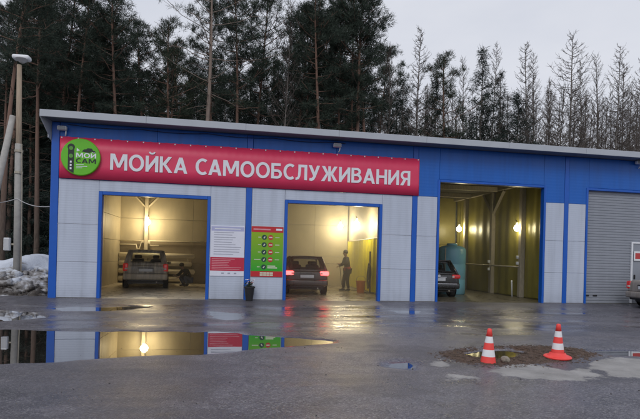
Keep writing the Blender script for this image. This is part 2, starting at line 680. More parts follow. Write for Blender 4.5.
m_water = mat('puddle_water', (.020, .018, .016), rough=.015, var=.2, scale=.8, coat=1.0, bump=0.0)
_p = m_water.node_tree.nodes['Principled BSDF']
_p.inputs['IOR'].default_value = 1.7
_p.inputs['Coat Roughness'].default_value = .015
_p.inputs['Coat IOR'].default_value = 1.45
_b = m_water.node_tree.nodes.new('ShaderNodeBump')
_n = m_water.node_tree.nodes.new('ShaderNodeTexNoise')
_n.inputs['Scale'].default_value = 1.6
_g = m_water.node_tree.nodes.new('ShaderNodeNewGeometry')
m_water.node_tree.links.new(_g.outputs['Position'], _n.inputs['Vector'])
m_water.node_tree.links.new(_n.outputs[0], _b.inputs['Height'])
_b.inputs['Strength'].default_value = .02
_b.inputs['Distance'].default_value = .02
m_water.node_tree.links.new(_b.outputs[0], _p.inputs['Normal'])
m_water.node_tree.links.new(_b.outputs[0], _p.inputs['Coat Normal'])
wm = MB().add([(-14, -13, 0), (18, -13, 0), (18, -.5, 0), (-14, -.5, 0)], [(0, 1, 2, 3)])
tag(wm.build('puddle_water', m_water), 'shallow rain puddles standing on the asphalt', kind='structure')

# forest floor behind: litter with snow patches
m_litter = mat('forest_litter', (.05, .042, .035), rough=.95, var=.4, scale=.6)
_nt = m_litter.node_tree
_p = _nt.nodes['Principled BSDF']
_src = _p.inputs['Base Color'].links[0].from_socket
_no = _nt.nodes.new('ShaderNodeTexNoise')
_no.inputs['Scale'].default_value = .16
_no.inputs['Detail'].default_value = 8
_tc = _nt.nodes.new('ShaderNodeTexCoord')
_nt.links.new(_tc.outputs['Object'], _no.inputs['Vector'])
_mr = _nt.nodes.new('ShaderNodeMapRange')
_mr.inputs[1].default_value = .50
_mr.inputs[2].default_value = .56
_nt.links.new(_no.outputs[0], _mr.inputs[0])
_mx = _nt.nodes.new('ShaderNodeMix')
_mx.data_type = 'RGBA'
_nt.links.new(_mr.outputs[0], _mx.inputs[0])
_nt.links.new(_src, _mx.inputs[6])
_mx.inputs[7].default_value = (.55, .57, .60, 1)
_nt.links.new(_mx.outputs[2], _p.inputs['Base Color'])
fx = axis_steps(-390, -30, 60, 390, 1.5)
fy = np.concatenate([np.arange(6.0, 60, 1.5), np.array([70, 90, 130, 200, 320, 600])])
FX, FY = np.meshgrid(fx, fy)
fh = .10 + fbm(FX * .3, FY * .3, 4) * .5 * np.clip((FY - 7) / 6, 0, 1)
fh = np.where((FX > -7) & (FX < 26) & (FY < 12), -.2, fh + .12)
fi = np.arange(len(fx) * len(fy)).reshape(len(fy), len(fx))
ff = np.stack([fi[:-1, :-1], fi[:-1, 1:], fi[1:, 1:], fi[1:, :-1]], -1).reshape(-1, 4)
tag(np_mesh('forest_floor', np.stack([FX, FY, fh], -1).reshape(-1, 3), ff, m_litter, smooth=True),
    'dark forest floor with old snow behind the car wash', kind='structure')

# ------------------------------------------------------------------ building
def facade_mat(name, col, rough, pitch, var=.05):
    m = mat(name, col, rough=rough, var=var, scale=1.4, rvar=.06, stretch=(1, 1, .6))
    nt = m.node_tree
    p = nt.nodes['Principled BSDF']
    g = nt.nodes.new('ShaderNodeNewGeometry')
    s = nt.nodes.new('ShaderNodeSeparateXYZ')
    nt.links.new(g.outputs['Position'], s.inputs[0])
    w = nt.nodes.new('ShaderNodeMath')
    w.operation = 'MULTIPLY'
    w.inputs[1].default_value = 2 * PI / pitch
    nt.links.new(s.outputs['Z'], w.inputs[0])
    si = nt.nodes.new('ShaderNodeMath')
    si.operation = 'SINE'
    nt.links.new(w.outputs[0], si.inputs[0])
    b = nt.nodes.new('ShaderNodeBump')
    b.inputs['Strength'].default_value = .16
    b.inputs['Distance'].default_value = .003
    nt.links.new(si.outputs[0], b.inputs['Height'])
    nt.links.new(b.outputs[0], p.inputs['Normal'])
    # grime: splashes and rain streaks that belong to the sheet
    tc = nt.nodes.new('ShaderNodeTexCoord')
    mp = nt.nodes.new('ShaderNodeMapping')
    mp.inputs['Scale'].default_value = (5, 5, .35)
    nt.links.new(g.outputs['Position'], mp.inputs['Vector'])
    no = nt.nodes.new('ShaderNodeTexNoise')
    no.inputs['Scale'].default_value = 1.0
    no.inputs['Detail'].default_value = 8
    nt.links.new(mp.outputs[0], no.inputs['Vector'])
    mr = nt.nodes.new('ShaderNodeMapRange')
    mr.inputs[1].default_value, mr.inputs[2].default_value, mr.inputs[3].default_value, mr.inputs[4].default_value = .45, .75, 0, .35
    nt.links.new(no.outputs[0], mr.inputs[0])
    # road splash: more mud on the lowest 40 cm
    sp = nt.nodes.new('ShaderNodeMapRange')
    sp.inputs[1].default_value, sp.inputs[2].default_value, sp.inputs[3].default_value, sp.inputs[4].default_value = .08, .6, .75, 0
    nt.links.new(s.outputs['Z'], sp.inputs[0])
    n2 = nt.nodes.new('ShaderNodeTexNoise')
    n2.inputs['Scale'].default_value = 5.0
    n2.inputs['Detail'].default_value = 8
    nt.links.new(g.outputs['Position'], n2.inputs['Vector'])
    mu = nt.nodes.new('ShaderNodeMath')
    mu.operation = 'MULTIPLY'
    nt.links.new(sp.outputs[0], mu.inputs[0])
    nt.links.new(n2.outputs[0], mu.inputs[1])
    ad = nt.nodes.new('ShaderNodeMath')
    ad.operation = 'ADD'
    ad.use_clamp = True
    nt.links.new(mr.outputs[0], ad.inputs[0])
    nt.links.new(mu.outputs[0], ad.inputs[1])
    mx = nt.nodes.new('ShaderNodeMix')
    mx.data_type = 'RGBA'
    src = p.inputs['Base Color'].links[0].from_socket
    nt.links.new(ad.outputs[0], mx.inputs[0])
    nt.links.new(src, mx.inputs[6])
    mx.inputs[7].default_value = tuple(c * .55 + .05 * max(col[0], .02) for c in col) + (1,)
    nt.links.new(mx.outputs[2], p.inputs['Base Color'])
    return m


m_white = facade_mat('white_cladding', (.50, .555, .67), .42, .075)
m_blue = facade_mat('blue_cladding', (.003, .115, .50), .42, .11)
m_bluetrim = mat('blue_trim', (.003, .095, .48), rough=.35, var=.08, scale=3)
m_fascia = mat('fascia_metal', (.42, .45, .50), rough=.4, var=.06, scale=2)
m_soffit = mat('soffit', (.20, .22, .25), rough=.6, var=.15)
m_conc = mat('concrete', (.20, .19, .18), rough=.8, var=.3, scale=3, bump=.3)
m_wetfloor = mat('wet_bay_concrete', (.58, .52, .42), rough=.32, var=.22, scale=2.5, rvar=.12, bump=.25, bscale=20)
m_board = mat('bay_lining', (.47, .42, .31), rough=.55, var=.22, scale=1.3, stretch=(1, 1, .5))
m_dado = mat('bay_dado', (.24, .195, .13), rough=.6, var=.3, scale=1.5)
m_board2 = mat('bay_lining_pale', (.50, .455, .34), rough=.55, var=.16, scale=1.3)
m_wood = mat('painted_timber', (.36, .32, .25), rough=.7, var=.3, scale=8, stretch=(4, 4, .6))
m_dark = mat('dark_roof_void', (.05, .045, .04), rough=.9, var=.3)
m_steel = mat('galvanised_pipe', (.40, .36, .29), rough=.4, var=.2, scale=5, metal=.3)
m_black = mat('black_plastic', (.018, .018, .02), rough=.45, var=.2)
m_whitep = mat('white_plastic', (.75, .77, .80), rough=.4, var=.06)

bld = empty('car_wash_building', (0, 0, 0), 0, 'long white and blue panelled self-service car wash with open bays', 'building')
XL, XR, YB = -5.5, 22.0, 9.6


def panel(x0, x1, z0, z1, m, name='wall_panel', g=.006, d=.09):
    if x1 - x0 < .02 or z1 - z0 < .02:
        return
    b = MB()
    b.rbox(((x0 + x1) / 2, d / 2, (z0 + z1) / 2), (x1 - x0 - g, d, z1 - z0 - g), r=.006, seg=1)
    return b.build(name, m, bld)


def panel_col(x0, x1, zs, m):
    for a, b in zip(zs[:-1], zs[1:]):
        panel(x0, x1, a, b, m)


ZS = (.09, 1.19, 2.36, 3.74)
panel_col(-5.27, -4.10, ZS, m_white)
panel_col(-.70, .42, ZS, m_white)
panel_col(.62, 1.70, ZS, m_white)
panel_col(5.05, 6.12, ZS, m_white)
panel_col(6.31, 7.04, ZS, m_white)
panel_col(11.23, 11.97, ZS, m_white)
panel_col(12.15, 12.86, ZS, m_white)
panel(-4.10, -.70, 3.40, 3.74, m_white)
panel(1.70, 5.05, 3.40, 3.74, m_white)
for a, b in ((-5.27, -2.4), (-2.4, .42), (.62, 3.4), (3.4, 6.12)):
    panel(a, b, 3.74, 5.47, m_blue)
panel(6.31, 7.10, 3.74, 5.47, m_blue)
panel(7.10, 11.14, 4.36, 5.47, m_blue)
panel(11.14, 11.97, 3.74, 5.47, m_blue)
panel(12.15, 12.97, 3.74, 5.47, m_blue)
panel(12.97, 16.95, 4.36, 5.47, m_blue)
panel_col(17.05, 17.8, ZS, m_white)
panel(16.95, 17.8, 3.74, 5.47, m_blue)
panel_col(18.0, XR - .03, ZS, m_white)
panel(18.0, XR - .03, 3.74, 5.47, m_blue)
# full-height strips over the columns
for x0, x1 in ((-5.5, -5.275), (.425, .615), (6.125, 6.305), (11.975, 12.145), (17.805, 17.995)):
    MB().rbox(((x0 + x1) / 2, .04, 2.76), (x1 - x0, .104, 5.40), r=.008, seg=1).build('column_strip', m_bluetrim, bld)
# plinth under the walls
for x0, x1 in ((-5.5, -4.1), (-.7, 1.7), (5.05, 7.08), (11.15, 12.93), (16.97, XR)):
    MB().rng(x0, x1, -.005, .10, -.1, .088).build('plinth', m_conc, bld)


def door_frame(x0, x1, z1, t=.1, top=True):
    fr = empty('door_frame', (0, 0, 0), parent=bld)
    for a, b in ((x0, x0 + t), (x1 - t, x1)):
        MB().rbox(((a + b) / 2, .085, (z1 + .06) / 2), (b - a, .21, z1 - .06), r=.008, seg=1).build('jamb', m_bluetrim, fr)
    if top:
        MB().rbox(((x0 + x1) / 2, .085, z1 - t / 2 + .001), (x1 - x0 - 2 * t - .004, .205, t), r=.008, seg=1).build('lintel', m_bluetrim, fr)
    return fr


door_frame(-4.10, -.70, 3.395)
door_frame(1.70, 5.05, 3.395)
door_frame(7.045, 11.225, 4.355, .085)
door_frame(12.865, 17.04, 4.355, .085)

# roof, fascia and side gusset
roof = MB().add([(-5.64, -.58, 5.62), (XR + .2, -.58, 5.62), (XR + .2, 10.1, 5.15), (-5.64, 10.1, 5.15),
                 (-5.64, -.58, 5.50), (XR + .2, -.58, 5.50), (XR + .2, 10.1, 5.03), (-5.64, 10.1, 5.03)],
                [(0, 1, 2, 3), (7, 6, 5, 4), (0, 4, 5, 1), (1, 5, 6, 2), (2, 6, 7, 3), (3, 7, 4, 0)]).build('roof', m_soffit, bld)
fx0 = -5.65
while fx0 < XR:
    fx1 = min(fx0 + 3.0, XR + .2)
    MB().rbox(((fx0 + fx1) / 2, -.60, 5.557), (fx1 - fx0 - .004, .035, .208), r=.008, seg=1).build('fascia', m_fascia, roof)
    fx0 = fx1
gz = MB().add([(-5.66, -.575, 5.62), (-5.66, -.575, 5.46), (-5.515, .02, 4.86), (-5.515, .02, 5.52), (-5.63, -.575, 5.62), (-5.63, -.575, 5.46), (-5.502, .02, 4.86), (-5.502, .02, 5.52)],
              [(0, 1, 2, 3), (7, 6, 5, 4), (0, 4, 5, 1), (1, 5, 6, 2), (2, 6, 7, 3), (3, 7, 4, 0)])
gz.build('gusset', m_fascia, roof)
MB().rng(-5.66, -5.63, .12, 10.0, 5.0, 5.36).build('side_fascia', m_fascia, roof)
# outer walls
MB().rng(XL, XL + .12, .1, YB, 0, 5.1).build('side_wall', m_white, bld)
MB().rng(XR - .12, XR, .1, YB, 0, 5.1).build('side_wall', m_white, bld)
MB().rng(XL, XR, YB, YB + .12, 0, 5.06).build('rear_wall', m_white, bld)
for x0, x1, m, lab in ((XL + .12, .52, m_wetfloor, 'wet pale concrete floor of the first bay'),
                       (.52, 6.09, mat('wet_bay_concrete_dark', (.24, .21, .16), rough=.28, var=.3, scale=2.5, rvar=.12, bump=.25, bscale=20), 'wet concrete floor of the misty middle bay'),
                       (6.09, XR - .12, mat('tall_bay_concrete', (.10, .088, .062), rough=.35, var=.35, scale=2.5, rvar=.12, bump=.25, bscale=20), 'dark floor of the tall bay')):
    tag(MB().rng(x0 + .002, x1 - .002, .0, YB, -.05, FLOOR).build('bay_floor', m), lab, kind='structure')  # floor colour set per bay, darkest in the tall one
# hall interior linings
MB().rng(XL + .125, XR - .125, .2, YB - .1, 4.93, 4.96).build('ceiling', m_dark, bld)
MB().rng(XL + .125, -.7, .095, .15, 3.42, 4.92).build('lining', m_board, bld)


def lining(x0, x1, z0, z1, m, y=9.0):
    return MB().rbox(((x0 + x1) / 2, y + .03, (z0 + z1) / 2), (x1 - x0 - .01, .05, z1 - z0 - .012), r=.006, seg=1).build('lining_board', m, bld)


for k, (x0, x1) in enumerate(((-5.37, -4.1), (-4.1, -1.9), (-1.9, .42))):
    for z0, z1 in ((.08, 1.1), (1.1, 2.1), (2.1, 3.2), (3.2, 4.4), (4.4, 4.93)):
        lining(x0, x1, z0, z1, m_board if z0 > 1.9 else m_dado)
for x0, x1 in ((.6, 2.4), (2.4, 4.2), (4.2, 5.95)):
    for z0, z1 in ((.08, 1.6), (1.6, 3.2), (3.2, 4.93)):
        lining(x0, x1, z0, z1, m_board2)
m_olive = mat('olive_sheet', (.21, .18, .05), rough=.42, var=.25, scale=1.2, bump=.6, bscale=2.2)
for x0, x1 in ((6.1, 8.1), (8.1, 10.1), (10.1, 11.96), (12.1, 17), (17, 21.8)):
    for z0, z1 in ((.08, 2.4), (2.4, 4.93)):
        lining(x0, x1, z0, z1, m_olive)
for z0, z1 in ((.08, 1.1), (1.1, 2.1), (2.1, 3.2), (3.2, 4.4), (4.4, 4.93)):
    for y0, y1 in ((.2, 3.1), (3.1, 6), (6, 9)):
        MB().rbox((XL + .16, (y0 + y1) / 2, (z0 + z1) / 2), (.05, y1 - y0 - .01, z1 - z0 - .012), r=.006, seg=1).build('lining_board', m_board, bld)
MB().rng(.46, .58, .15, 9.0, FLOOR - .02, 4.93).build('partition_wall', m_board2, bld)
MB().rng(6.02, 6.14, .15, 9.0, 2.42, 4.93).build('partition_wall', m_board2, bld)
MB().rng(6.06, 6.12, .15, 9.0, FLOOR - .02, 2.419).build('partition_wall', m_olive, bld)
MB().rng(12.07, 12.13, .15, 9.0, FLOOR - .02, 4.93).build('partition_wall', m_olive, bld)


def post(x, y, r, top, brace, along='y', m=m_wood):
    p = MB().rbox((x, y, (FLOOR + top) / 2), (r * 2, r * 2, top - FLOOR), r=.012, seg=1).build('post', m, bld)
    if brace:
        for s in (-1, 1):
            d = Vector((s * brace, 0, 0)) if along == 'x' else Vector((0, s * brace, 0))
            a = Vector((x, y, top - brace * 1.05)) + d * .05
            b = Vector((x, y, top - .02)) + d
            MB().tube([a, b], r * .75, 4).build('knee_brace', m, p)
    return p


post(-4.08, 8.80, .085, 4.4, .62, 'x', mat('cream_timber', (.56, .50, .38), rough=.6, var=.2, scale=8, stretch=(4, 4, .6)))
MB().rng(-5.37, .42, 8.68, 8.94, 4.4, 4.6).build('beam', m_wood, bld)
for y in (2.6, 5.0, 7.7):
    post(11.93, y, .10, 4.75, .95 if y == 5.0 else 0, 'y')
MB().rng(11.82, 12.04, .3, 9.0, 4.76, 4.925).build('beam', m_wood, bld)
for y in (2.0, 4.5, 7.0):
    MB().rng(6.16, 11.8, y - .07, y + .07, 4.72, 4.925).build('beam', m_wood, bld)
    MB().rng(.6, 6.0, y - .06, y + .06, 4.78, 4.925).build('beam', m_wood, bld)
    MB().rng(-5.3, .44, y - .06, y + .06, 4.78, 4.925).build('beam', m_wood, bld)

# roller door of the closed bay
rd = empty('roller_door', (0, 0, 0), parent=bld)
m_slat = mat('grey_slat', (.27, .29, .335), rough=.42, var=.08, scale=2, rvar=.06)
sl = MB()
prof = [(.000, .0), (.000, .012), (-.014, .022), (-.014, .078), (.000, .088), (.000, .0985), (.02, .0985), (.02, 0)]
sl.add([(12.95, .13 + a, z) for a, z in prof] + [(16.96, .13 + a, z) for a, z in prof],
       [tuple(range(8)), tuple(range(15, 7, -1))] + [(i, i + 8, (i + 1) % 8 + 8, (i + 1) % 8) for i in range(8)])
s0 = sl.build('slat', m_slat, rd)
s0.location.z = .07
for k in range(1, 43):
    c = s0.copy()
    COL.objects.link(c)
    c.parent = rd
    c.location.z = .07 + k * .0995
for x in (13.08, 13.42):
    MB().rbox((x, .105, .37), (.17, .03, .055), r=.01).build('lift_handle', m_black, rd)
# wicket door set in the roller door
wk = empty('wicket_door', (0, 0, 0), parent=bld)
m_frame = mat('white_door_frame', (.74, .76, .80), rough=.4, var=.05)
MB().rng(14.90, 14.96, .06, .115, .1, 2.42).build('frame', m_frame, wk)
MB().rng(15.76, 15.82, .06, .115, .1, 2.42).build('frame', m_frame, wk)
MB().rng(14.961, 15.759, .06, .115, 2.36, 2.42).build('frame', m_frame, wk)
MB().rng(14.963, 15.757, .085, .114, .1, 2.358).build('leaf', m_slat, wk)
MB().rbox((15.05, .07, 1.1), (.05, .05, .16), r=.01).build('handle', m_black, wk)

# ------------------------------------------------------------------ lettering, boards and fittings on the facade
m_red = mat('banner_red', (.74, .045, .125), rough=.45, var=.06, scale=2)
m_letter = mat('letter_white', (.80, .82, .88), rough=.5, var=.03)
ban = empty('banner_sign', (0, -.045, 3.75), 0, 'long red banner with white lettering above the first two bays', 'banner')
bv, bf = [], []
nb_ = 240
for i in range(nb_ + 1):
    x = -5.25 + 11.58 * i / nb_
    sag = .012 * abs(math.sin(PI * i / 5))
    y = .006 * math.sin(x * 1.7) + .004 * math.sin(x * 5.1)
    for z in (0.0, .42, .85, 1.275 - sag):
        bv.append((x, y, z))
for i in range(nb_):
    for j in range(3):
        bf.append((i * 4 + j, i * 4 + 4 + j, i * 4 + 5 + j, i * 4 + 1 + j))
bs = MB().add(bv, bf).build('banner_sheet', m_red, ban, smooth=True)
sm = bs.modifiers.new('thickness', 'SOLIDIFY')
sm.thickness = .006
text_mesh('МОЙКА САМООБСЛУЖИВАНИЯ', 'letter', m_letter, ban, -3.78, 6.0, .325, .83, -.016)
text_eyelet = MB().lathe([(.022, -.012), (.022, -.008)], 10, axis='y')
ey = text_eyelet.build('eyelet', m_whitep, ban)
ey.location = (-5.2, 0, 1.235)
for i in range(1, 25):
    c = ey.copy()
    COL.objects.link(c)
    c.parent = ban
    c.location = (-5.2 + 11.48 * i / 24, 0, 1.235)

m_green = mat('logo_green', (.13, .52, .012), rough=.35, var=.05)
m_ink = mat('logo_ink', (.010, .022, .016), rough=.5, var=.1)
m_lens = mat('logo_lens', (.10, .33, .04), rough=.4, var=.1)
lg = empty('logo_disc', (-4.62, -.09, 4.40), 0, 'round green lightbox logo with dark figure at the left end of the banner', 'sign')
MB().lathe([(.545, .03), (.565, .02), (.565, -.055), (.545, -.07)], 48, axis='y').build('light_box', m_green, lg, smooth=False)
fy_ = -.0745
def flat(poly, name, m, y=fy_, d=.003):
    return MB().prism(poly, y, y + d).build(name, m, lg)
def circ(cx, cz, r, n=20, a0=0, a1=2 * PI):
    return [(cx + r * math.cos(a0 + (a1 - a0) * k / n), cz + r * math.sin(a0 + (a1 - a0) * k / n)) for k in range(n + (0 if a1 - a0 > 6.2 else 1))]
flat(circ(-.27, .29, .105), 'figure_head', m_ink)
flat([(-.355, -.40), (-.355, .30), (-.185, .30), (-.185, -.50), (-.26, -.47)], 'figure_body', m_ink, y=fy_ - .002)
flat(circ(-.27, .255, .058), 'figure_lens', m_lens, y=fy_ - .006)
flat(circ(-.27, .02, .062), 'figure_lens', m_lens, y=fy_ - .006)
for z in (-.16, -.26, -.36):
    flat([(-.295, z - .03), (-.245, z - .03), (-.245, z + .03), (-.295, z + .03)], 'figure_button', m_letter, y=fy_ - .006)
flat([(-.11, .16), (-.11, .27), (-.02, .20)], 'arrow_mark', m_letter)
flat([(.03, .17), (.10, .24), (.16, .245), (.20, .28), (.32, .275), (.36, .215), (.42, .20), (.42, .14), (.37, .14), (.35, .175), (.30, .175), (.28, .14), (.20, .14)], 'car_mark', m_ink)
text_mesh('МОЙ', 'logo_letter', m_letter, lg, -.13, .45, -.02, .125, fy_)
text_mesh('САМ', 'logo_letter', m_ink, lg, -.13, .45, -.185, -.045, fy_)
for k, (a, b, z) in enumerate(((-.12, .10, -.25), (-.12, .20, -.30), (-.12, .06, -.35))):
    flat([(a, z), (b, z + .01), (b, z + .028), (a, z + .018)], 'strap_line', m_letter)

m_notice = mat('notice_white', (.72, .74, .84), rough=.4, var=.04)
m_lilac = mat('notice_lilac', (.42, .44, .66), rough=.45, var=.04)
m_print = mat('grey_print', (.36, .37, .45), rough=.6, var=.1)
m_nred = mat('notice_red', (.50, .022, .060), rough=.45, var=.06)
m_pink = mat('pale_print', (.66, .30, .34), rough=.6, var=.1)
nbd = empty('notice_board', (-.67, -.012, .84), 0, 'white rules board with red block of text beside the first bay', 'notice board')
MB().rbox((.54, 0, .815), (1.08, .02, 1.63), r=.004, seg=1).build('board', m_notice, nbd)


def strip(par, name, m, x0, x1, z0, z1, y=-.0125):
    return MB().rng(x0, x1, y, y + .0022, z0, z1).build(name, m, par)


strip(nbd, 'header_band', m_lilac, .02, 1.06, 1.46, 1.60)
strip(nbd, 'red_block', m_nred, .0, 1.08, .17, .61)
random.seed(4)
for k in range(10):
    z = 1.40 - k * .078
    strip(nbd, 'text_line', m_print, .10, random.uniform(.65, 1.0), z, z + .02)
strip(nbd, 'text_line', m_whitep, .12, .95, 1.515, 1.545, y=-.0145)
for k in range(7):
    z = .545 - k * .055
    strip(nbd, 'text_line', m_pink, .05, random.uniform(.5, 1.03), z, z + .016, y=-.0145)
for x in (.36, .56, .76):
    strip(nbd, 'print_mark', m_print, x, x + .08, .07, .115)

gb = empty('price_board', (.63, -.012, .84), 0, 'green price board with red header and rows of round icons', 'price board')
m_pg = bpy.data.materials.new('price_green')
m_pg.use_nodes = True
_nt = m_pg.node_tree
_tc = _nt.nodes.new('ShaderNodeTexCoord')
_sp = _nt.nodes.new('ShaderNodeSeparateXYZ')
_nt.links.new(_tc.outputs['Object'], _sp.inputs[0])
_mr = _nt.nodes.new('ShaderNodeMapRange')
_mr.inputs[1].default_value, _mr.inputs[2].default_value = .2, 1.4
_nt.links.new(_sp.outputs['Z'], _mr.inputs[0])
_mx = _nt.nodes.new('ShaderNodeMix')
_mx.data_type = 'RGBA'
_mx.inputs[6].default_value = (.020, .36, .020, 1)     # printed fade on the board
_mx.inputs[7].default_value = (.26, .44, .008, 1)
_nt.links.new(_mr.outputs[0], _mx.inputs[0])
_nt.links.new(_mx.outputs[2], _nt.nodes['Principled BSDF'].inputs['Base Color'])
_nt.nodes['Principled BSDF'].inputs['Roughness'].default_value = .4
m_tred = mat('tariff_red', (.52, .020, .028), rough=.4, var=.05)
m_pdark = mat('icon_dark', (.012, .055, .045), rough=.4, var=.1)
m_pale = mat('icon_pale', (.62, .66, .50), rough=.5, var=.05)
MB().rbox((.52, 0, .825), (1.04, .02, 1.65), r=.004, seg=1).build('board', m_pg, gb)
strip(gb, 'header_band', m_tred, 0, 1.04, 1.46, 1.65)
strip(gb, 'header_text', m_pink, .06, .62, 1.53, 1.575, y=-.0145)
strip(gb, 'header_text', m_letter, .80, 1.0, 1.53, 1.59, y=-.0145)
strip(gb, 'footer_band', m_tred, 0, 1.04, .0, .185)
for k in range(2):
    for j in range(4):
        strip(gb, 'footer_text', m_pale, .30 + j * .11, .40 + j * .11, .035 + k * .065, .085 + k * .065, y=-.0145)
for k in range(5):
    z = 1.295 - k * .243
    MB().lathe([(.082, -.0125), (.082, -.0103)], 20, c=(.42, 0, z), axis='y').build('icon', m_pdark, gb)
    MB().prism([(.385, z - .02), (.42, z - .045), (.455, z + .015), (.44, z + .04)], -.0145, -.0126).build('icon_mark', m_pale, gb)
    if k < 4:
        MB().lathe([(.082, -.0125), (.082, -.0103)], 20, c=(.63, 0, z), axis='y').build('icon', m_tred, gb)
        strip(gb, 'icon_mark', m_pale, .575, .685, z - .022, z + .022, y=-.0145)
        strip(gb, 'row_text', m_pale, .78, .92, z - .012, z + .012)
        strip(gb, 'row_text', m_pale, .22 if k != 3 else .10, .31, z - .012, z + .012)
    else:
        strip(gb, 'row_text', m_pale, .54, .86, z - .045, z - .005)
        strip(gb, 'row_text', m_pale, .54, .80, z + .012, z + .05)
        strip(gb, 'row_text', m_pale, .20, .29, z - .012, z + .012)

ds = empty('door_sign', (14.99, .05, 1.72), 0, 'small white and red sign on the wicket door of the grey gate', 'sign')
MB().rbox((.3, 0, .17), (.60, .02, .36), r=.004, seg=1).build('board', m_whitep, ds)
MB().rng(.05, .55, -.0125, -.0103, .06, .28).build('red_field', mat('sign_red', (.48, .05, .05), rough=.45, var=.05), ds)


def floodlight(x, z, label):
    f = empty('floodlight', (x, -.01, z), 0, label, 'floodlight', 'small floodlights under the eave')
    MB().rbox((0, -.12, .03), (.27, .14, .13), r=.03).build('housing', m_whitep, f)
    MB().rbox((0, -.195, .02), (.22, .012, .09), r=.004, seg=1).build('glass', mat('lamp_glass', (.28, .30, .33), rough=.15, var=.1), f)
    MB().tube([(0, -.02, .12), (0, -.09, .11), (0, -.12, .07)], .018, 6).build('bracket', m_black, f)
    MB().tube([(.10, -.09, -.04), (.09, -.07, -.13), (.07, -.02, -.17)], .02, 6).build('cable', m_whitep, f)
    return f


floodlight(-5.17, 5.22, 'small white floodlight under the eave above the round logo')
floodlight(3.39, 5.25, 'small white floodlight under the eave above the second bay')
floodlight(14.95, 5.36, 'small white floodlight under the eave above the grey roller door')
cable = MB()
pts = [(-5.05 + i * .35, -.035, 5.40 - .05 * math.sin(PI * (i % 6) / 6)) for i in range(26)]
tag(cable.tube(pts, .009, 5).build('eave_cable', m_black), 'thin dark cable strung along the wall top above the banner', 'cable')

# planter beside the wall
pl = empty('planter', (.60, -.26, .065), 0, 'black tapered planter with small white and pink flowers by the blue strip', 'planter')
MB().lathe([(.105, 0), (.11, .005), (.165, .42), (.185, .42), (.185, .46), (.155, .46), (.15, .40), (.01, .40)], 20).build('pot', m_black, pl, smooth=False)
random.seed(9)
lf = MB()
for k in range(90):
    a, r, h = random.uniform(0, 2 * PI), random.uniform(0, .17), random.uniform(.44, .60)
    c = Vector((r * math.cos(a), r * math.sin(a), h))
    d = Vector((random.uniform(-1, 1), random.uniform(-1, 1), random.uniform(-.2, 1))).normalized() * .07
    w = d.cross(Vector((random.random(), random.random(), random.random()))).normalized() * .022
    lf.add([c, c + d * .5 + w, c + d, c + d * .5 - w], [(0, 1, 2, 3)])
lf.build('leaves', mat('planter_leaf', (.045, .06, .03), rough=.7, var=.3), pl, norm=False)
for k in range(16):
    a, r, h = random.uniform(0, 2 * PI), random.uniform(0, .17), random.uniform(.50, .68)
    m = m_letter if k % 3 else mat('pink_petal', (.50, .25, .28), rough=.6, var=.1)
    fl = MB()
    for q in range(5):
        t = 2 * PI * q / 5
        c = Vector((r * math.cos(a), r * math.sin(a), h))
        e1 = Vector((math.cos(t), math.sin(t) * .6 - .3, .4)).normalized() * .035
        e2 = Vector((math.cos(t + .7), math.sin(t + .7) * .6 - .3, .4)).normalized() * .035
        fl.add([c, c + e1, c + (e1 + e2) * .72, c + e2], [(0, 1, 2, 3)])
    fl.build('flower', m, pl, norm=False)
MB().rbox((0, -.0, -.028), (.26, .26, .05), r=.01).build('saucer', m_whitep, pl)

# ------------------------------------------------------------------ lamps in the bays
m_bulb = mat('lit_bulb', (1, .9, .7), var=0, emit=(1.0, .80, .42), estr=60.0)
m_bulb2 = mat('lit_bulb_bay3', (1, .9, .7), var=0, emit=(1.0, .88, .55), estr=60.0)


def bay_lamp(loc, power, label, color=(1.0, .80, .48), m=m_bulb, r=.125):
    f = empty('bay_lamp', loc, 0, label, 'lamp', 'lit lamps inside the bays')
    MB().ball((0, 0, 0), r, 14, (1, 1, 1.1)).build('bulb', m, f, smooth=True)
    MB().lathe([(.03, r * .95), (.05, r * 1.0), (.05, r * 1.9), (.02, r * 2.0)], 12).build('socket', m_whitep, f)
    MB().tube([(0, 0, r * 1.9), (0, .06, r * 2.6), (0, .15, r * 2.8)], .015, 6).build('arm', m_black, f)
    ld = bpy.data.lights.new('lamp_light', 'POINT')
    ld.energy = power
    ld.color = color
    ld.shadow_soft_size = r * 1.4
    lo = bpy.data.objects.new('lamp_light', ld)
    link(lo, f)
    lo.location = (0, -.16, -.02)
    return f


x, z = at_depth(148, 222, 8.45)
bay_lamp((x, 8.45, z), 105, 'glowing bulb on the cream post above the first car')
x, z = at_depth(340, 226.5, 8.6)
bay_lamp((x, 8.5, z), 110, 'left glowing lamp in the misty middle bay', (1.0, .86, .60))
x, z = at_depth(360, 224, 4.9)
x += .35
bay_lamp((x - .5, 4.9, z), 105, 'right glowing lamp above the yellow curtain of the misty bay', (1.0, .86, .60))
x, z = at_depth(459, 229, 7.9)
bay_lamp((x, 7.9, z), 30, 'glowing lamp above the turquoise tank', (1.0, .86, .48), m_bulb2)
x, z = at_depth(517, 228, 2.75)
bay_lamp((x - .0, 2.75, z), 27, 'glowing lamp beside the right-hand post of the tall bay', (1.0, .86, .48), m_bulb2)

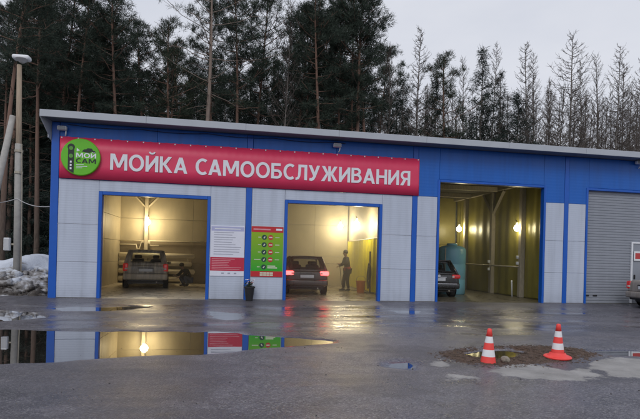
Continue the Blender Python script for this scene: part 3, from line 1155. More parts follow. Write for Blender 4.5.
# ------------------------------------------------------------------ things inside the bays
rad = empty('pipe_radiator', (0, 8.72, 0), 0, 'bank of thick cream heating pipes along the wall behind the first car', 'radiator')
m_rad = mat('cream_pipe', (.72, .66, .52), rough=.38, var=.12, scale=4)
for k, z in enumerate((1.42, 1.04, .66, .30)):
    MB().lathe([(.04, -5.32), (.125, -5.28), (.125, -1.80 - .14 * (k % 2)), (.04, -1.74 - .14 * (k % 2))], 14, c=(0, 0, z), axis='x').build('heating_pipe', m_rad, rad, smooth=True)
for x, a, b in ((-2.1, 1.42, 1.04), (-4.9, 1.04, .66), (-2.1, .66, .30)):
    MB().tube([(x, 0, a), (x, 0, b)], .045, 10).build('link_pipe', m_rad, rad)
for x in (-4.6, -2.4):
    MB().rng(x - .03, x + .03, -.05, .05, FLOOR, .22).build('foot', m_rad, rad)
sp = empty('supply_pipe', (0, 8.85, 0), 0, 'thin pale pipe run high along the first bay rear wall', 'pipe')
MB().tube([(-5.3, 0, 2.10), (.3, 0, 2.16)], .03, 8).build('pipe', m_rad, sp, smooth=True)
MB().tube([(-5.3, 0, 1.92), (-4.55, 0, 1.93), (-4.5, -.02, 1.72), (-4.38, -.02, 1.72), (-4.3, -.02, 2.05), (-3.9, -.02, 2.06), (-3.9, -.02, 1.9), (-3.5, 0, 1.9)], .03, 8).build('bent_pipe', m_rad, sp, smooth=True)
MB().rbox((-4.0, -.03, 2.05), (.22, .1, .14), r=.02).build('valve', m_rad, sp)

# yellow curtain of the middle bay
cu = empty('wash_curtain', (5.98, 0, 0), 0, 'yellow plastic wash curtain hanging behind the standing person', 'curtain')
m_yel = mat('yellow_pvc', (.74, .66, .012), rough=.4, var=.16, scale=1.5)
for k in range(4):
    y0, y1 = 1.6 + k * 1.82, 1.6 + (k + 1) * 1.82 - .03
    vs, fs = [], []
    n = 44
    for i in range(n + 1):
        t = i / n
        y = y0 + (y1 - y0) * t
        for j, z in enumerate((.12, .8, 1.6, 2.38)):
            amp = .055 * (1 - .55 * j / 3)
            vs.append((-.04 + amp * math.sin(t * 26 + k * 2 + j * .35) + .02 * math.sin(t * 9 + k), y, z))
    for i in range(n):
        for j in range(3):
            fs.append((i * 4 + j, i * 4 + 4 + j, i * 4 + 5 + j, i * 4 + 1 + j))
    MB().add(vs, fs).build('curtain_sheet', m_yel, cu, smooth=True)
MB().tube([(-.03, 1.5, 2.40), (-.03, 8.95, 2.40)], .022, 8).build('rail', m_steel, cu)
# gear leaning at the curtain: dark hose rack and an orange bucket
hr = empty('hose_rack', (5.72, 3.75, FLOOR), 0, 'dark hose rack standing before the yellow curtain', 'hose rack')
MB().tube([(0, -.1, 0), (0, -.02, .9), (0, 0, 1.75)], .035, 8).build('upright', m_black, hr)
for k in range(7):
    n = 18
    MB().tube([(.02 * (k % 3) - .04, .19 * math.cos(2 * PI * i / n) + .02 * k - .05, .98 - .06 * k + (.30 + .02 * k) * math.sin(2 * PI * i / n)) for i in range(n + 1)], .022, 6).build('hose_loop', m_black, hr, smooth=True)
MB().rng(-.15, .15, -.22, .22, .0, .04).build('base', m_black, hr)
bu = empty('bucket', (5.45, 4.15, FLOOR), 0, 'orange bucket on the floor by the yellow curtain', 'bucket')
m_or = mat('orange_plastic', (.62, .17, .02), rough=.4, var=.1)
MB().lathe([(.15, 0), (.155, .01), (.20, .46), (.215, .46), (.215, .50), (.19, .50), (.145, .05), (.01, .05)], 20).build('pail', m_or, bu, smooth=False)
MB().tube([(-.2, 0, .44), (-.19, .0, .60), (-.1, 0, .70), (.1, 0, .70), (.19, 0, .60), (.2, 0, .44)], .01, 6).build('handle', m_steel, bu)

# olive sheets of the tall bay with folds, pipes and the tank
os_ = empty('olive_curtain', (12.0, 0, 0), 0, 'olive yellow plastic sheeting along the side of the tall bay', 'curtain')
m_ol2 = mat('olive_pvc', (.25, .218, .045), rough=.42, var=.25, scale=1.0)
for k, (y0, y1) in enumerate(((.9, 2.48), (2.72, 4.88), (5.12, 7.58), (7.82, 8.95))):
    vs, fs = [], []
    n = 40
    for i in range(n + 1):
        t = i / n
        for j, z in enumerate((.12, .9, 1.7, 2.5, 3.3, 4.1, 4.74)):
            vs.append((.0 + .016 * math.sin(t * 21 + k * 1.7 + .5 * math.sin(j * 1.3)) + .016 * math.sin(t * 7 + j * .6), y0 + (y1 - y0) * t, z))
    for i in range(n):
        for j in range(6):
            fs.append((i * 7 + j, i * 7 + 7 + j, i * 7 + 8 + j, i * 7 + 1 + j))
    MB().add(vs, fs).build('curtain_sheet', m_ol2, os_, smooth=True)
wp = empty('water_pipe', (11.80, 0, 0), 0, 'horizontal water pipe with valves on the posts behind the tank', 'pipe')
MB().tube([(0, 2.6, 1.35), (0, 8.8, 1.42)], .03, 8).build('pipe', m_steel, wp, smooth=True)
for y, z in ((4.95, 1.55), (4.95, 1.2), (2.6, 1.75), (2.6, 1.5)):
    MB().rbox((-.05, y, z), (.10, .10, .13), r=.02).build('valve', m_whitep, wp)
MB().tube([(0, 4.95, 1.2), (0, 4.95, 1.6)], .025, 6).build('riser', m_steel, wp)
x, y = on_ground(512, 297, FLOOR)
st = MB()
st.tube([(0, 0, 0), (-.02, .02, .62), (-.02, .02, .70)], [.03, .03, .03], 8)
o = st.build('stub_pipe', m_whitep, smooth=True)
o.location = (x, y, FLOOR)
tag(o, 'short white standpipe rising from the floor near the right post', 'pipe')

tk = empty('water_tank', (9.52, 4.1, FLOOR), 0, 'tall turquoise plastic water tank behind the black car', 'tank')
m_tank = mat('turquoise_plastic', (.18, .42, .52), rough=.38, var=.12, scale=2)
MB().lathe([(.56, 0), (.60, .03), (.60, .62), (.585, .65), (.60, .68), (.60, 1.28), (.585, 1.31), (.60, 1.34), (.60, 1.92), (.56, 2.02), (.40, 2.10), (.22, 2.13), (.22, 2.16), (.01, 2.16)], 32).build('shell', m_tank, tk, smooth=True)
MB().lathe([(.23, 2.14), (.23, 2.20), (.20, 2.21), (.01, 2.21)], 20).build('lid', m_tank, tk)
MB().tube([(-.45, -.42, .1), (-.50, -.46, 1.0), (-.50, -.46, 2.0)], .025, 6).build('fill_pipe', m_steel, tk)

# steam in the middle bay
st_m = bpy.data.materials.new('steam')
st_m.use_nodes = True
nt = st_m.node_tree
nt.nodes.clear()
o_ = nt.nodes.new('ShaderNodeOutputMaterial')
pv = nt.nodes.new('ShaderNodeVolumePrincipled')
pv.inputs['Color'].default_value = (.92, .92, .92, 1)
pv.inputs['Density'].default_value = 0.06
pv.inputs['Anisotropy'].default_value = 0.3
nt.links.new(pv.outputs[0], o_.inputs['Volume'])
so = MB().rng(.62, 5.90, .45, 8.95, FLOOR + .01, 4.70).build('steam', st_m)
tag(so, 'pale steam hanging in the middle wash bay', kind='stuff')


for nm, x0, x1, dn in (('halo_haze', XL + .2, .44, .014), ('halo_haze', 6.16, 11.9, .016)):  # thin volumes added so the lamps show a halo
    dm = st_m.copy()
    dm.node_tree.nodes['Principled Volume'].inputs['Density'].default_value = dn
    tag(MB().rng(x0, x1, .45, 8.95, FLOOR + .01, 4.70).build(nm, dm), 'thin haze added for lamp halos in the ' + ('first' if x0 < 0 else 'tall') + ' bay', kind='stuff')

# ------------------------------------------------------------------ cars
m_tyre = mat('tyre_rubber', (.016, .016, .017), rough=.8, var=.3, scale=12)
m_rim = mat('wheel_rim', (.35, .35, .37), rough=.35, metal=.7, var=.15)
m_seat = mat('car_seat', (.03, .029, .03), rough=.8, var=.2)
m_plate = mat('licence_plate', (.62, .64, .68), rough=.4, var=.06)
m_chrome = mat('chrome', (.6, .6, .62), rough=.2, metal=1, var=.05)
m_lampred = mat('tail_lamp_red', (.42, .012, .015), rough=.15, var=.1, coat=.6, emit=(1, .04, .03), estr=.12)
m_lamplit = mat('tail_lamp_lit', (.5, .02, .02), rough=.2, var=0, emit=(1, .05, .05), estr=9.0)
m_lampclear = mat('tail_lamp_clear', (.60, .55, .52), rough=.15, var=.1, coat=.5)
m_glass = pane_mat('car_glass')


def car(label, loc, rz, L, W, H, paint, style='hatch', lit=False, lamp='tall', cat='car', emblem=False, clear=True, mud=None, name='car'):
    c = empty(name, loc, rz, label, cat, 'cars at the car wash')
    k = H / 1.5
    w = W / 2
    belt = .95 * k
    if style == 'sedan':
        st = [(0, .80, .44, .86), (.03, .91, .38, .96), (.10, .965, .33, 1.005), (.40, .995, .29, 1.02), (.95, 1, .26, 1.0)]
    else:
        st = [(0, .84, .42, .80), (.025, .93, .36, .89), (.08, .97, .32, .935), (.30, .995, .28, .955), (.95, 1, .26, .95)]
    st += [(L * .45, 1, .25, .945), (L * .66, 1, .25, .93), (L * .74, .995, .25, .905), (L * .86, .975, .27, .80), (L * .95, .92, .30, .70), (L * .985, .83, .34, .62), (L, .74, .40, .56)]
    b = MB()
    rings = []
    for (y, ws, zl, zt) in st:
        hw, zl, zt = w * ws, zl * k, zt * k
        dz = zt - zl
        half = [(.0, zl), (.45 * hw, zl), (.80 * hw, zl), (.955 * hw, zl + .05 * dz), (.995 * hw, zl + .22 * dz), (hw, zl + .45 * dz), (.992 * hw, zl + .62 * dz), (.965 * hw, zl + .82 * dz), (.92 * hw, zl + .95 * dz), (.80 * hw, zt), (.45 * hw, zt + .012), (0, zt + .016)]
        ring = half + [(-x, z) for x, z in half[-2:0:-1]]
        rings.append([(x, y, z) for x, z in ring])
    n = len(rings[0])
    vs = [p for r in rings for p in r]
    fs = [(i * n + q, i * n + (q + 1) % n, (i + 1) * n + (q + 1) % n, (i + 1) * n + q) for i in range(len(rings) - 1) for q in range(n)]
    fs += [tuple(range(n)), tuple(range((len(rings) - 1) * n + n - 1, (len(rings) - 1) * n - 1, -1))]
    b.add(vs, fs)
    body = b.build('body', paint, c, smooth=True, sub=2)
    # greenhouse
    if style == 'sedan':
        yrb, yrt, yft, yfb = .72, 1.28, L * .52, L * .71
    elif style == 'suv':
        yrb, yrt, yft, yfb = .10, .42, L * .50, L * .70
    else:
        yrb, yrt, yft, yfb = .14, .62, L * .50, L * .71
    wb, wt, zr = .90 * w, .735 * w, H - .045
    zb = belt - .015
    P = {'rbl': (-wb, yrb, zb), 'rbr': (wb, yrb, zb), 'fbl': (-wb, yfb, zb - .02), 'fbr': (wb, yfb, zb - .02),
         'rtl': (-wt, yrt, zr), 'rtr': (wt, yrt, zr), 'ftl': (-wt * .97, yft, zr - .01), 'ftr': (wt * .97, yft, zr - .01)}
    P = {q: Vector(v) for q, v in P.items()}
    cl = pane_mat('car_glass')

    def quad(a, bq, cq, d, name, bulge=.03):
        m = MB()
        nn = 6
        nrm = (bq - a).cross(d - a).normalized()
        vs, fs = [], []
        for i in range(nn + 1):
            for j in range(nn + 1):
                s, t = i / nn, j / nn
                p = (a * (1 - s) + bq * s) * (1 - t) + (d * (1 - s) + cq * s) * t
                vs.append(p + nrm * bulge * (1 - (2 * s - 1) ** 2))
        for i in range(nn):
            for j in range(nn):
                q = i * (nn + 1) + j
                fs.append((q, q + nn + 1, q + nn + 2, q + 1))
        m.add(vs, fs)
        return m.build(name, cl, c, smooth=True)
    def rp(s_, t_, out=0.0):
        p = P['rbl'].lerp(P['rbr'], s_).lerp(P['rtl'].lerp(P['rtr'], s_), t_)
        n_ = (P['rbr'] - P['rbl']).cross(P['rtl'] - P['rbl']).normalized()
        return p + n_ * (.045 * (1 - (2 * s_ - 1) ** 2) + out)
    s0_, s1_, t0_, t1_ = .12, .88, .16, .83
    nn = 10
    vs, fs = [], []
    loops = ((s0_, s1_, t0_, t1_, .004), (-.02, 1.02, -.08, 1.03, .006))
    for (a0, a1, b0, b1, ou) in loops:
        for i in range(nn):
            vs.append(rp(a0 + (a1 - a0) * i / nn, b0, ou))
        for i in range(nn):
            vs.append(rp(a1, b0 + (b1 - b0) * i / nn, ou))
        for i in range(nn):
            vs.append(rp(a1 - (a1 - a0) * i / nn, b1, ou))
        for i in range(nn):
            vs.append(rp(a0, b1 - (b1 - b0) * i / nn, ou))
    q4 = nn * 4
    fs = [(i, (i + 1) % q4, (i + 1) % q4 + q4, i + q4) for i in range(q4)]
    tg = MB().add(vs, fs).build('tailgate_frame', paint, c, smooth=True)
    md = tg.modifiers.new('thickness', 'SOLIDIFY')
    md.thickness = .03
    MB().tube([rp(s0_ + (s1_ - s0_) * i / 12, t0_, .012) for i in range(13)], .012, 6).build('window_seal', m_black, tg)
    quad(P['rbl'], P['rbr'], P['rtr'], P['rtl'], 'rear_window', .040)
    quad(P['fbr'], P['fbl'], P['ftl'], P['ftr'], 'windscreen', .05)
    for s, e in ((1, 'r'), (-1, 'l')):
        A, B, Cq, Dq = P['rb' + e], P['fb' + e], P['ft' + e], P['rt' + e]
        M0, M1 = A.lerp(B, .47), Dq.lerp(Cq, .50)
        if s > 0:
            quad(A, M0, M1, Dq, 'side_window', 0)
            quad(M0, B, Cq, M1, 'side_window', 0)
        else:
            quad(M0, A, Dq, M1, 'side_window', 0)
            quad(B, M0, M1, Cq, 'side_window', 0)
        if style != 'sedan':
            o_ = Vector((s * .010, 0, .004))
            pn = MB().add([A + o_ - (Dq - A) * .05, A.lerp(B, .13) + o_ - (Dq - A) * .05, Dq.lerp(Cq, .10) + o_, Dq + o_], [(0, 1, 2, 3)]).build('quarter_panel', paint, c)
            pn.modifiers.new('thickness', 'SOLIDIFY').thickness = .015
        for p0, p1, r in ((A, Dq, .050), (B, Cq, .035), (M0, M1, .032), (Dq, Cq, .035)):
            MB().tube([p0 - (p1 - p0) * .03, p0.lerp(p1, .5) + Vector((s * .004, 0, .002)), p1], r, 8).build('pillar', paint, c, smooth=True)
        MB().tube([A, B], .018, 6).build('window_trim', m_black, c)
        # door mirrors
        mp = A.lerp(B, .90) + Vector((s * .11, 0, .06))
        mi = MB().rbox(mp, (.17, .09, .12), r=.035, seg=3).build('mirror', paint, c, smooth=True)
        for yy in (.16 * L + .06, L * .80):
            wh = empty('wheel', (s * (w - .115), yy, .31 * k), parent=c)
            rr = .31 * k
            MB().lathe([(rr * .66, -.09), (rr * .93, -.10), (rr, -.075), (rr, .075), (rr * .93, .10), (rr * .66, .09)], 28, axis='x', cap=False).build('tyre', m_tyre, wh, smooth=True)
            MB().lathe([(rr * .12, .05 * s), (rr * .25, .07 * s), (rr * .60, .06 * s), (rr * .67, .085 * s), (rr * .67, -.085 * s), (rr * .5, -.085 * s)], 20, axis='x').build('rim', m_rim, wh)
            MB().lathe([(rr * 1.17, -.004), (rr * 1.17, .003)], 28, c=(s * (w - .0005), yy, .33 * k), axis='x').build('wheel_arch', m_black, c)
    # roof skin
    vs, fs = [], []
    nn = 8
    for i in range(nn + 1):
        for j in range(nn + 1):
            s, t = i / nn * 2 - 1, j / nn
            yy = yrt - .06 + (yft - yrt + .10) * t
            vs.append((s * wt * 1.02, yy, zr + .005 + .042 * (1 - s * s) * (1 - .5 * (2 * t - 1) ** 2)))
    for i in range(nn):
        for j in range(nn):
            q = i * (nn + 1) + j
            fs.append((q, q + nn + 1, q + nn + 2, q + 1))
    rf = MB().add(vs, fs).build('roof', paint, c, smooth=True)
    md = rf.modifiers.new('thickness', 'SOLIDIFY')
    md.thickness = .03
    if style != 'sedan':
        MB().rbox((0, yrt - .08, zr + .012), (wt * 1.8, .17, .035), r=.015).build('spoiler', paint, rf)
    # rear end
    MB().rbox((0, .035, .47 * k), (W * .965, .17, .24 * k), r=.06, seg=3).build('bumper', mud or paint, c, smooth=True)
    MB().rbox((0, .12, .335 * k), (W * .80, .22, .10), r=.03).build('under_tray', m_black, c)
    MB().rng(-w * .78, w * .78, .25, L * .9, .20, .30).build('underbody', m_black, c)
    for zz in (.60 * k,):
        MB().tube([(w * .86 * (i / 8 - 1), -.006 + .012 * abs(i / 8 - 1) ** 2, zz) for i in range(17)], .006, 5).build('tailgate_seam', m_black, c)
    zp = .72 * k if style != 'sedan' else .74 * k
    pt = MB().rbox((0, -.022, zp), (.52, .014, .112), r=.004, seg=1).build('licence_plate', m_plate, c)
    MB().rbox((0, -.010, zp + .085), (.62, .03, .03), r=.01).build('plate_trim', m_black if not emblem else m_chrome, c)
    lm = m_lamplit if lit else m_lampred
    for s in (-1, 1):
        if lamp == 'tall':
            t = MB().rbox((s * w * .865, .075, .82 * k), (.20, .15, .30 * k), r=.05, seg=3).build('tail_light', lm, c, smooth=True)
            MB().rbox((s * w * .835, .012, .77 * k), (.12, .03, .07), r=.012).build('reversing_lens', m_lampclear, t)
        else:
            t = MB().rbox((s * w * .80, .05, .84 * k), (.34, .15, .16 * k), r=.05, seg=3).build('tail_light', lm, c, smooth=True)
            MB().rbox((s * w * .66, -.012, .83 * k), (.10, .03, .07), r=.012).build('reversing_lens', m_lampclear, t)
    if style != 'sedan':
        a = P['rbl'].lerp(P['rbr'], .5)
        q = P['rtl'].lerp(P['rtr'], .5)
        nrm = Vector((0, -1, .35)).normalized()
        MB().tube([a.lerp(q, .06) + nrm * .06, a.lerp(q, .16) + Vector((.36, 0, 0)) + nrm * .055], .012, 6).build('wiper', m_black, c)
    MB().tube([(.42, -.01, .27 * k), (.42, .2, .27 * k)], .028, 8).build('exhaust', m_steel, c)
    if emblem:
        MB().lathe([(.055, -.03), (.06, -.026), (.06, -.01)], 18, c=(0, 0, .86 * k), axis='y').build('emblem', m_chrome, c)
        MB().rbox((0, -.055, .55 * k), (W * .82, .012, .025), r=.004).build('bumper_trim', m_chrome, c)
    # seats seen through the glass
    for y in (L * .24, L * .46):
        for x in (-.36, .36):
            MB().rbox((x, y, belt + .02), (.44, .16, .35), r=.06, seg=3, rot=(-.12, 0, 0)).build('seat_back', m_seat, c, smooth=True)
            MB().rbox((x, y - .01, belt + .27 * k), (.25, .10, .15), r=.045, seg=3).build('headrest', m_seat, c, smooth=True)
    return c


def paint(name, col, dust, rough=.3, amt=.5):
    if name in MATS:
        return MATS[name]
    m = mat(name, col, rough=rough, var=.1, scale=3, coat=.5)
    nt = m.node_tree
    p = nt.nodes['Principled BSDF']
    src = p.inputs['Base Color'].links[0].from_socket
    g = nt.nodes.new('ShaderNodeTexCoord')
    mp = nt.nodes.new('ShaderNodeMapping')
    mp.inputs['Scale'].default_value = (9, 3, 2)
    nt.links.new(g.outputs['Object'], mp.inputs['Vector'])
    no = nt.nodes.new('ShaderNodeTexNoise')
    no.inputs['Scale'].default_value = 1.0
    no.inputs['Detail'].default_value = 8
    nt.links.new(mp.outputs[0], no.inputs['Vector'])
    mr = nt.nodes.new('ShaderNodeMapRange')
    mr.inputs[1].default_value, mr.inputs[2].default_value, mr.inputs[3].default_value, mr.inputs[4].default_value = .35, .65, 0, amt
    nt.links.new(no.outputs[0], mr.inputs[0])
    mx = nt.nodes.new('ShaderNodeMix')
    mx.data_type = 'RGBA'
    nt.links.new(mr.outputs[0], mx.inputs[0])
    nt.links.new(src, mx.inputs[6])
    mx.inputs[7].default_value = dust + (1,)
    nt.links.new(mx.outputs[2], p.inputs['Base Color'])
    a = nt.nodes.new('ShaderNodeMath')
    a.operation = 'MULTIPLY_ADD'
    a.inputs[1].default_value = .6
    a.inputs[2].default_value = rough
    nt.links.new(mr.outputs[0], a.inputs[0])
    nt.links.new(a.outputs[0], p.inputs['Roughness'])
    return m


car('muddy grey hatchback seen from behind in the first bay', (-3.36, 4.40, FLOOR), R(7), 4.1, 1.76, 1.58,
    paint('muddy_grey', (.14, .128, .115), (.56, .50, .40), .4, .9), 'suv', lamp='tall', mud=paint('muddy_bumper', (.36, .32, .26), (.60, .53, .42), .6, .8))
car('dark hatchback with lit red tail lights in the misty middle bay', (2.86, 2.35, FLOOR), R(-2), 4.1, 1.68, 1.49,
    paint('dark_brown_car', (.035, .028, .026), (.09, .075, .06), .25, .5), 'hatch', lit=True, lamp='wide')
car('black car half hidden by the wall in the tall bay', (8.02, 1.95, FLOOR), R(-4), 4.3, 1.76, 1.48,
    paint('black_car', (.010, .010, .011), (.03, .028, .026), .2, .3), 'hatch', lamp='wide', emblem=True)
car('silver sedan parked at the right edge before the grey roller door', (14.10, -1.45, .045), R(-90), 4.5, 1.74, 1.44,
    paint('silver_car', (.30, .27, .25), (.20, .175, .15), .35, .7), 'sedan', lamp='tall')


# ------------------------------------------------------------------ people
def skin_obj(name, verts, edges, radii, m, parent, root=0, sub=2):
    me = bpy.data.meshes.new(name)
    me.from_pydata(verts, edges, [])
    me.materials.append(m)
    o = bpy.data.objects.new(name, me)
    link(o, parent)
    md = o.modifiers.new('skin', 'SKIN')
    md.use_smooth_shade = True
    lay = me.skin_vertices[0].data
    for i, r in enumerate(radii):
        r = r if isinstance(r, tuple) else (r, r)
        lay[i].radius = r
        lay[i].use_root = (i == root)
    s = o.modifiers.new('subdivision', 'SUBSURF')
    s.levels = sub
    s.render_levels = sub
    return o


class Sk:
    def __init__(self):
        self.v, self.e, self.r, self.n = [], [], [], {}

    def p(self, name, co, r, frm=None):
        self.n[name] = len(self.v)
        self.v.append(tuple(co))
        self.r.append(r)
        if frm is not None:
            self.e.append((self.n[frm], self.n[name]))
        return self


def fingers(s, wrist, hand, fwd, side, up, tag_):
    """palm and five curled fingers rooted in the palm"""
    h = Vector(hand)
    fwd, side, up = Vector(fwd).normalized(), Vector(side).normalized(), Vector(up).normalized()
    s.p(tag_ + 'palm', h, .036, wrist)
    for i, (o, l) in enumerate(((-.028, .070), (-.009, .082), (.010, .078), (.028, .062))):
        b = h + fwd * .045 + side * o
        s.p(f'{tag_}f{i}a', b, .0105, tag_ + 'palm')
        s.p(f'{tag_}f{i}b', b + fwd * l * .45 - up * l * .10, .0095, f'{tag_}f{i}a')
        s.p(f'{tag_}f{i}c', b + fwd * l * .62 - up * l * .50, .0085, f'{tag_}f{i}b')
    b = h - fwd * .01 + side * -.042
    s.p(tag_ + 'ta', b, .012, tag_ + 'palm')
    s.p(tag_ + 'tb', b + fwd * .035 - side * .012 - up * .015, .0105, tag_ + 'ta')
    s.p(tag_ + 'tc', b + fwd * .058 - side * .002 - up * .035, .009, tag_ + 'tb')


m_skin = mat('skin', (.42, .26, .19), rough=.55, var=.06)
m_hair = mat('dark_hair', (.02, .016, .013), rough=.7, var=.3, scale=30)
m_coat = mat('dark_jacket', (.028, .026, .030), rough=.8, var=.3, scale=8)
m_redc = mat('red_jacket', (.30, .022, .030), rough=.8, var=.2, scale=8)
m_trs = mat('dark_trousers', (.022, .021, .024), rough=.85, var=.25, scale=8)
m_jean = mat('blue_jeans', (.075, .095, .15), rough=.85, var=.25, scale=9)
m_boot = mat('black_boots', (.014, .013, .013), rough=.6, var=.2)


def person(name_, label, loc, rz, J, jacket, trousers, hem=None):
    c = empty('person', loc, rz, label, 'person')
    b = Sk()
    b.p('pelvis', J['pelvis'], (.13, .10))
    b.p('spine', J['spine'], (.125, .10), 'pelvis').p('chest', J['chest'], (.15, .11), 'spine')
    b.p('neckb', J['neckb'], .065, 'chest').p('neck', J['neck'], .052, 'neckb').p('jaw', J['jaw'], (.066, .075), 'neck')
    b.p('brow', J['brow'], (.078, .092), 'jaw').p('crown', J['crown'], (.058, .068), 'brow')
    fw = Vector((1, 0, 0))
    b.p('nose', Vector(J['jaw']) * .45 + Vector(J['brow']) * .55 + Vector(J['face']) * .105, .013, 'brow')
    for s, e in ((1, 'l'), (-1, 'r')):
        b.p('sh' + e, J['sh' + e], .068, 'chest').p('el' + e, J['el' + e], .046, 'sh' + e).p('wr' + e, J['wr' + e], .030, 'el' + e)
        d = Vector(J['wr' + e]) - Vector(J['el' + e])
        d.normalize()
        sd = d.cross(Vector((0, 0, 1)))
        fingers(b, 'wr' + e, Vector(J['wr' + e]) + d * .06, d, sd * s, sd.cross(d), 'h' + e)
        b.p('hip' + e, J['hip' + e], .10, 'pelvis').p('kn' + e, J['kn' + e], .064, 'hip' + e).p('an' + e, J['an' + e], .042, 'kn' + e)
        b.p('toe' + e, J['toe' + e], .036, 'an' + e)
    skin_obj('body', b.v, b.e, b.r, m_skin, c)
    # jacket
    k = Sk()
    k.p('chest', J['chest'], (.185, .14)).p('spine', J['spine'], (.175, .14), 'chest').p('pelvis', Vector(J['pelvis']) * .8 + Vector(J['spine']) * .2, (.175, .14), 'spine')
    k.p('neckb', Vector(J['neckb']), .085, 'chest').p('collar', Vector(J['neckb']) * .4 + Vector(J['neck']) * .6, .075, 'neckb')
    for e in 'lr':
        k.p('sh' + e, J['sh' + e], .090, 'chest').p('el' + e, J['el' + e], .068, 'sh' + e).p('wr' + e, Vector(J['el' + e]).lerp(Vector(J['wr' + e]), .93), .047, 'el' + e)
    skin_obj('jacket', k.v, k.e, k.r, jacket, c)
    if hem:
        h = Sk()
        a, d = Vector(J['pelvis']), Vector(J['spine'])
        h.p('a', a.lerp(d, .95), (.198, .160)).p('b', a.lerp(d, .30), (.215, .175), 'a').p('c', a.lerp(d, -.45), (.212, .172), 'b')
        skin_obj('jacket_hem', h.v, h.e, h.r, hem, c)
    t = Sk()
    t.p('pelvis', J['pelvis'], (.15, .125))
    for e in 'lr':
        t.p('hip' + e, J['hip' + e], .118, 'pelvis').p('kn' + e, J['kn' + e], .082, 'hip' + e).p('an' + e, Vector(J['kn' + e]).lerp(Vector(J['an' + e]), .93), .066, 'kn' + e)
    skin_obj('trousers', t.v, t.e, t.r, trousers, c)
    for e in 'lr':
        f = Sk()
        an, to = Vector(J['an' + e]), Vector(J['toe' + e])
        dr = (to - an)
        dr.z = 0
        dr.normalize()
        f.p('a', an + Vector((0, 0, .06)), .056).p('b', an + Vector((0, 0, -.02)), .055, 'a').p('h', an - dr * .05 + Vector((0, 0, -.045)), .045, 'b').p('t', to + Vector((0, 0, .012)), (.048, .040), 'b').p('u', to + dr * .06 + Vector((0, 0, .004)), (.040, .032), 't')
        skin_obj('boot', f.v, f.e, f.r, m_boot, c)
    # hair cap, ears, eyes
    br, cr, fc = Vector(J['brow']), Vector(J['crown']), Vector(J['face'])
    side = fc.cross(cr - br).normalized()
    upv = (cr - br).normalized()
    MB().ball(br + upv * .035 - fc * .022, .108, 16, (1.0, 1.0, .95)).build('hair', m_hair, c, smooth=True)
    for s in (-1, 1):
        MB().ball(br + side * .088 * s - upv * .03, .026, 8, (.9, .6, 1.2)).build('ear', m_skin, c, smooth=True)
        MB().ball(br + side * .034 * s + fc * .088 - upv * .012, .011, 8).build('eye', m_black, c, smooth=True)
    return c


stand = dict(pelvis=(0, 0, .93), spine=(.02, 0, 1.13), chest=(.06, 0, 1.34), neckb=(.08, 0, 1.48), neck=(.10, 0, 1.54), jaw=(.125, 0, 1.60), brow=(.13, 0, 1.68), crown=(.125, 0, 1.745), face=(1, 0, -.12),
             shl=(.06, .19, 1.43), ell=(.20, .24, 1.19), wrl=(.42, .13, 1.20), shr=(.06, -.19, 1.43), elr=(.12, -.26, 1.16), wrr=(.34, -.14, 1.10),
             hipl=(0, .10, .90), knl=(.05, .11, .50), anl=(-.03, .12, .09), toel=(.11, .14, .04), hipr=(0, -.10, .90), knr=(.12, -.11, .50), anr=(.12, -.12, .09), toer=(.27, -.13, .04))
PX, PY = 5.02, 4.85
p1 = person('person', 'person in dark jacket with red hem aiming a spray lance at a car', (PX, PY, FLOOR), R(190), stand, m_coat, m_trs, m_redc)
crouch = dict(pelvis=(-.14, 0, .30), spine=(-.10, 0, .48), chest=(.04, 0, .66), neckb=(.13, 0, .76), neck=(.17, 0, .81), jaw=(.22, 0, .85), brow=(.25, 0, .92), crown=(.255, 0, .985), face=(.93, 0, -.36),
              shl=(.06, .19, .72), ell=(.24, .25, .52), wrl=(.42, .14, .44), shr=(.06, -.19, .72), elr=(.26, -.24, .50), wrr=(.45, -.13, .50),
              hipl=(-.13, .10, .29), knl=(.24, .17, .47), anl=(.02, .15, .10), toel=(.16, .17, .04), hipr=(-.13, -.10, .29), knr=(.24, -.17, .45), anr=(.02, -.15, .10), toer=(.16, -.17, .04))
cx_, cy_ = on_ground(187, 285.5, FLOOR)
person('person', 'person in dark clothes crouching beside the muddy car', (cx_, cy_ - .6, FLOOR), R(215), crouch, mat('black_coat', (.014, .013, .015), rough=.85, var=.3), m_jean)

# the lance held by the standing person
ln = empty('spray_lance', (PX, PY, FLOOR), R(190), 'dark spray lance held by the standing person', 'spray lance')
MB().tube([(.30, -.15, 1.06), (.46, .11, 1.18), (.50, .13, 1.19)], .019, 8).build('grip', m_black, ln)
MB().tube([(.46, .10, 1.18), (.98, .12, 1.20), (1.06, .12, 1.19)], .011, 8).build('wand', m_steel, ln)
MB().tube([(.30, -.15, 1.06), (.22, -.25, .75), (.12, -.34, .3), (.0, -.4, .03), (-.3, -.6, .02), (-.6, -.3, .02)], .014, 8).build('hose', m_black, ln, smooth=True)

# ------------------------------------------------------------------ cones
m_cone = mat('cone_orange_red', (.85, .065, .055), rough=.45, var=.08, scale=6)
m_band = mat('cone_white_band', (.78, .78, .80), rough=.4, var=.08, scale=9)


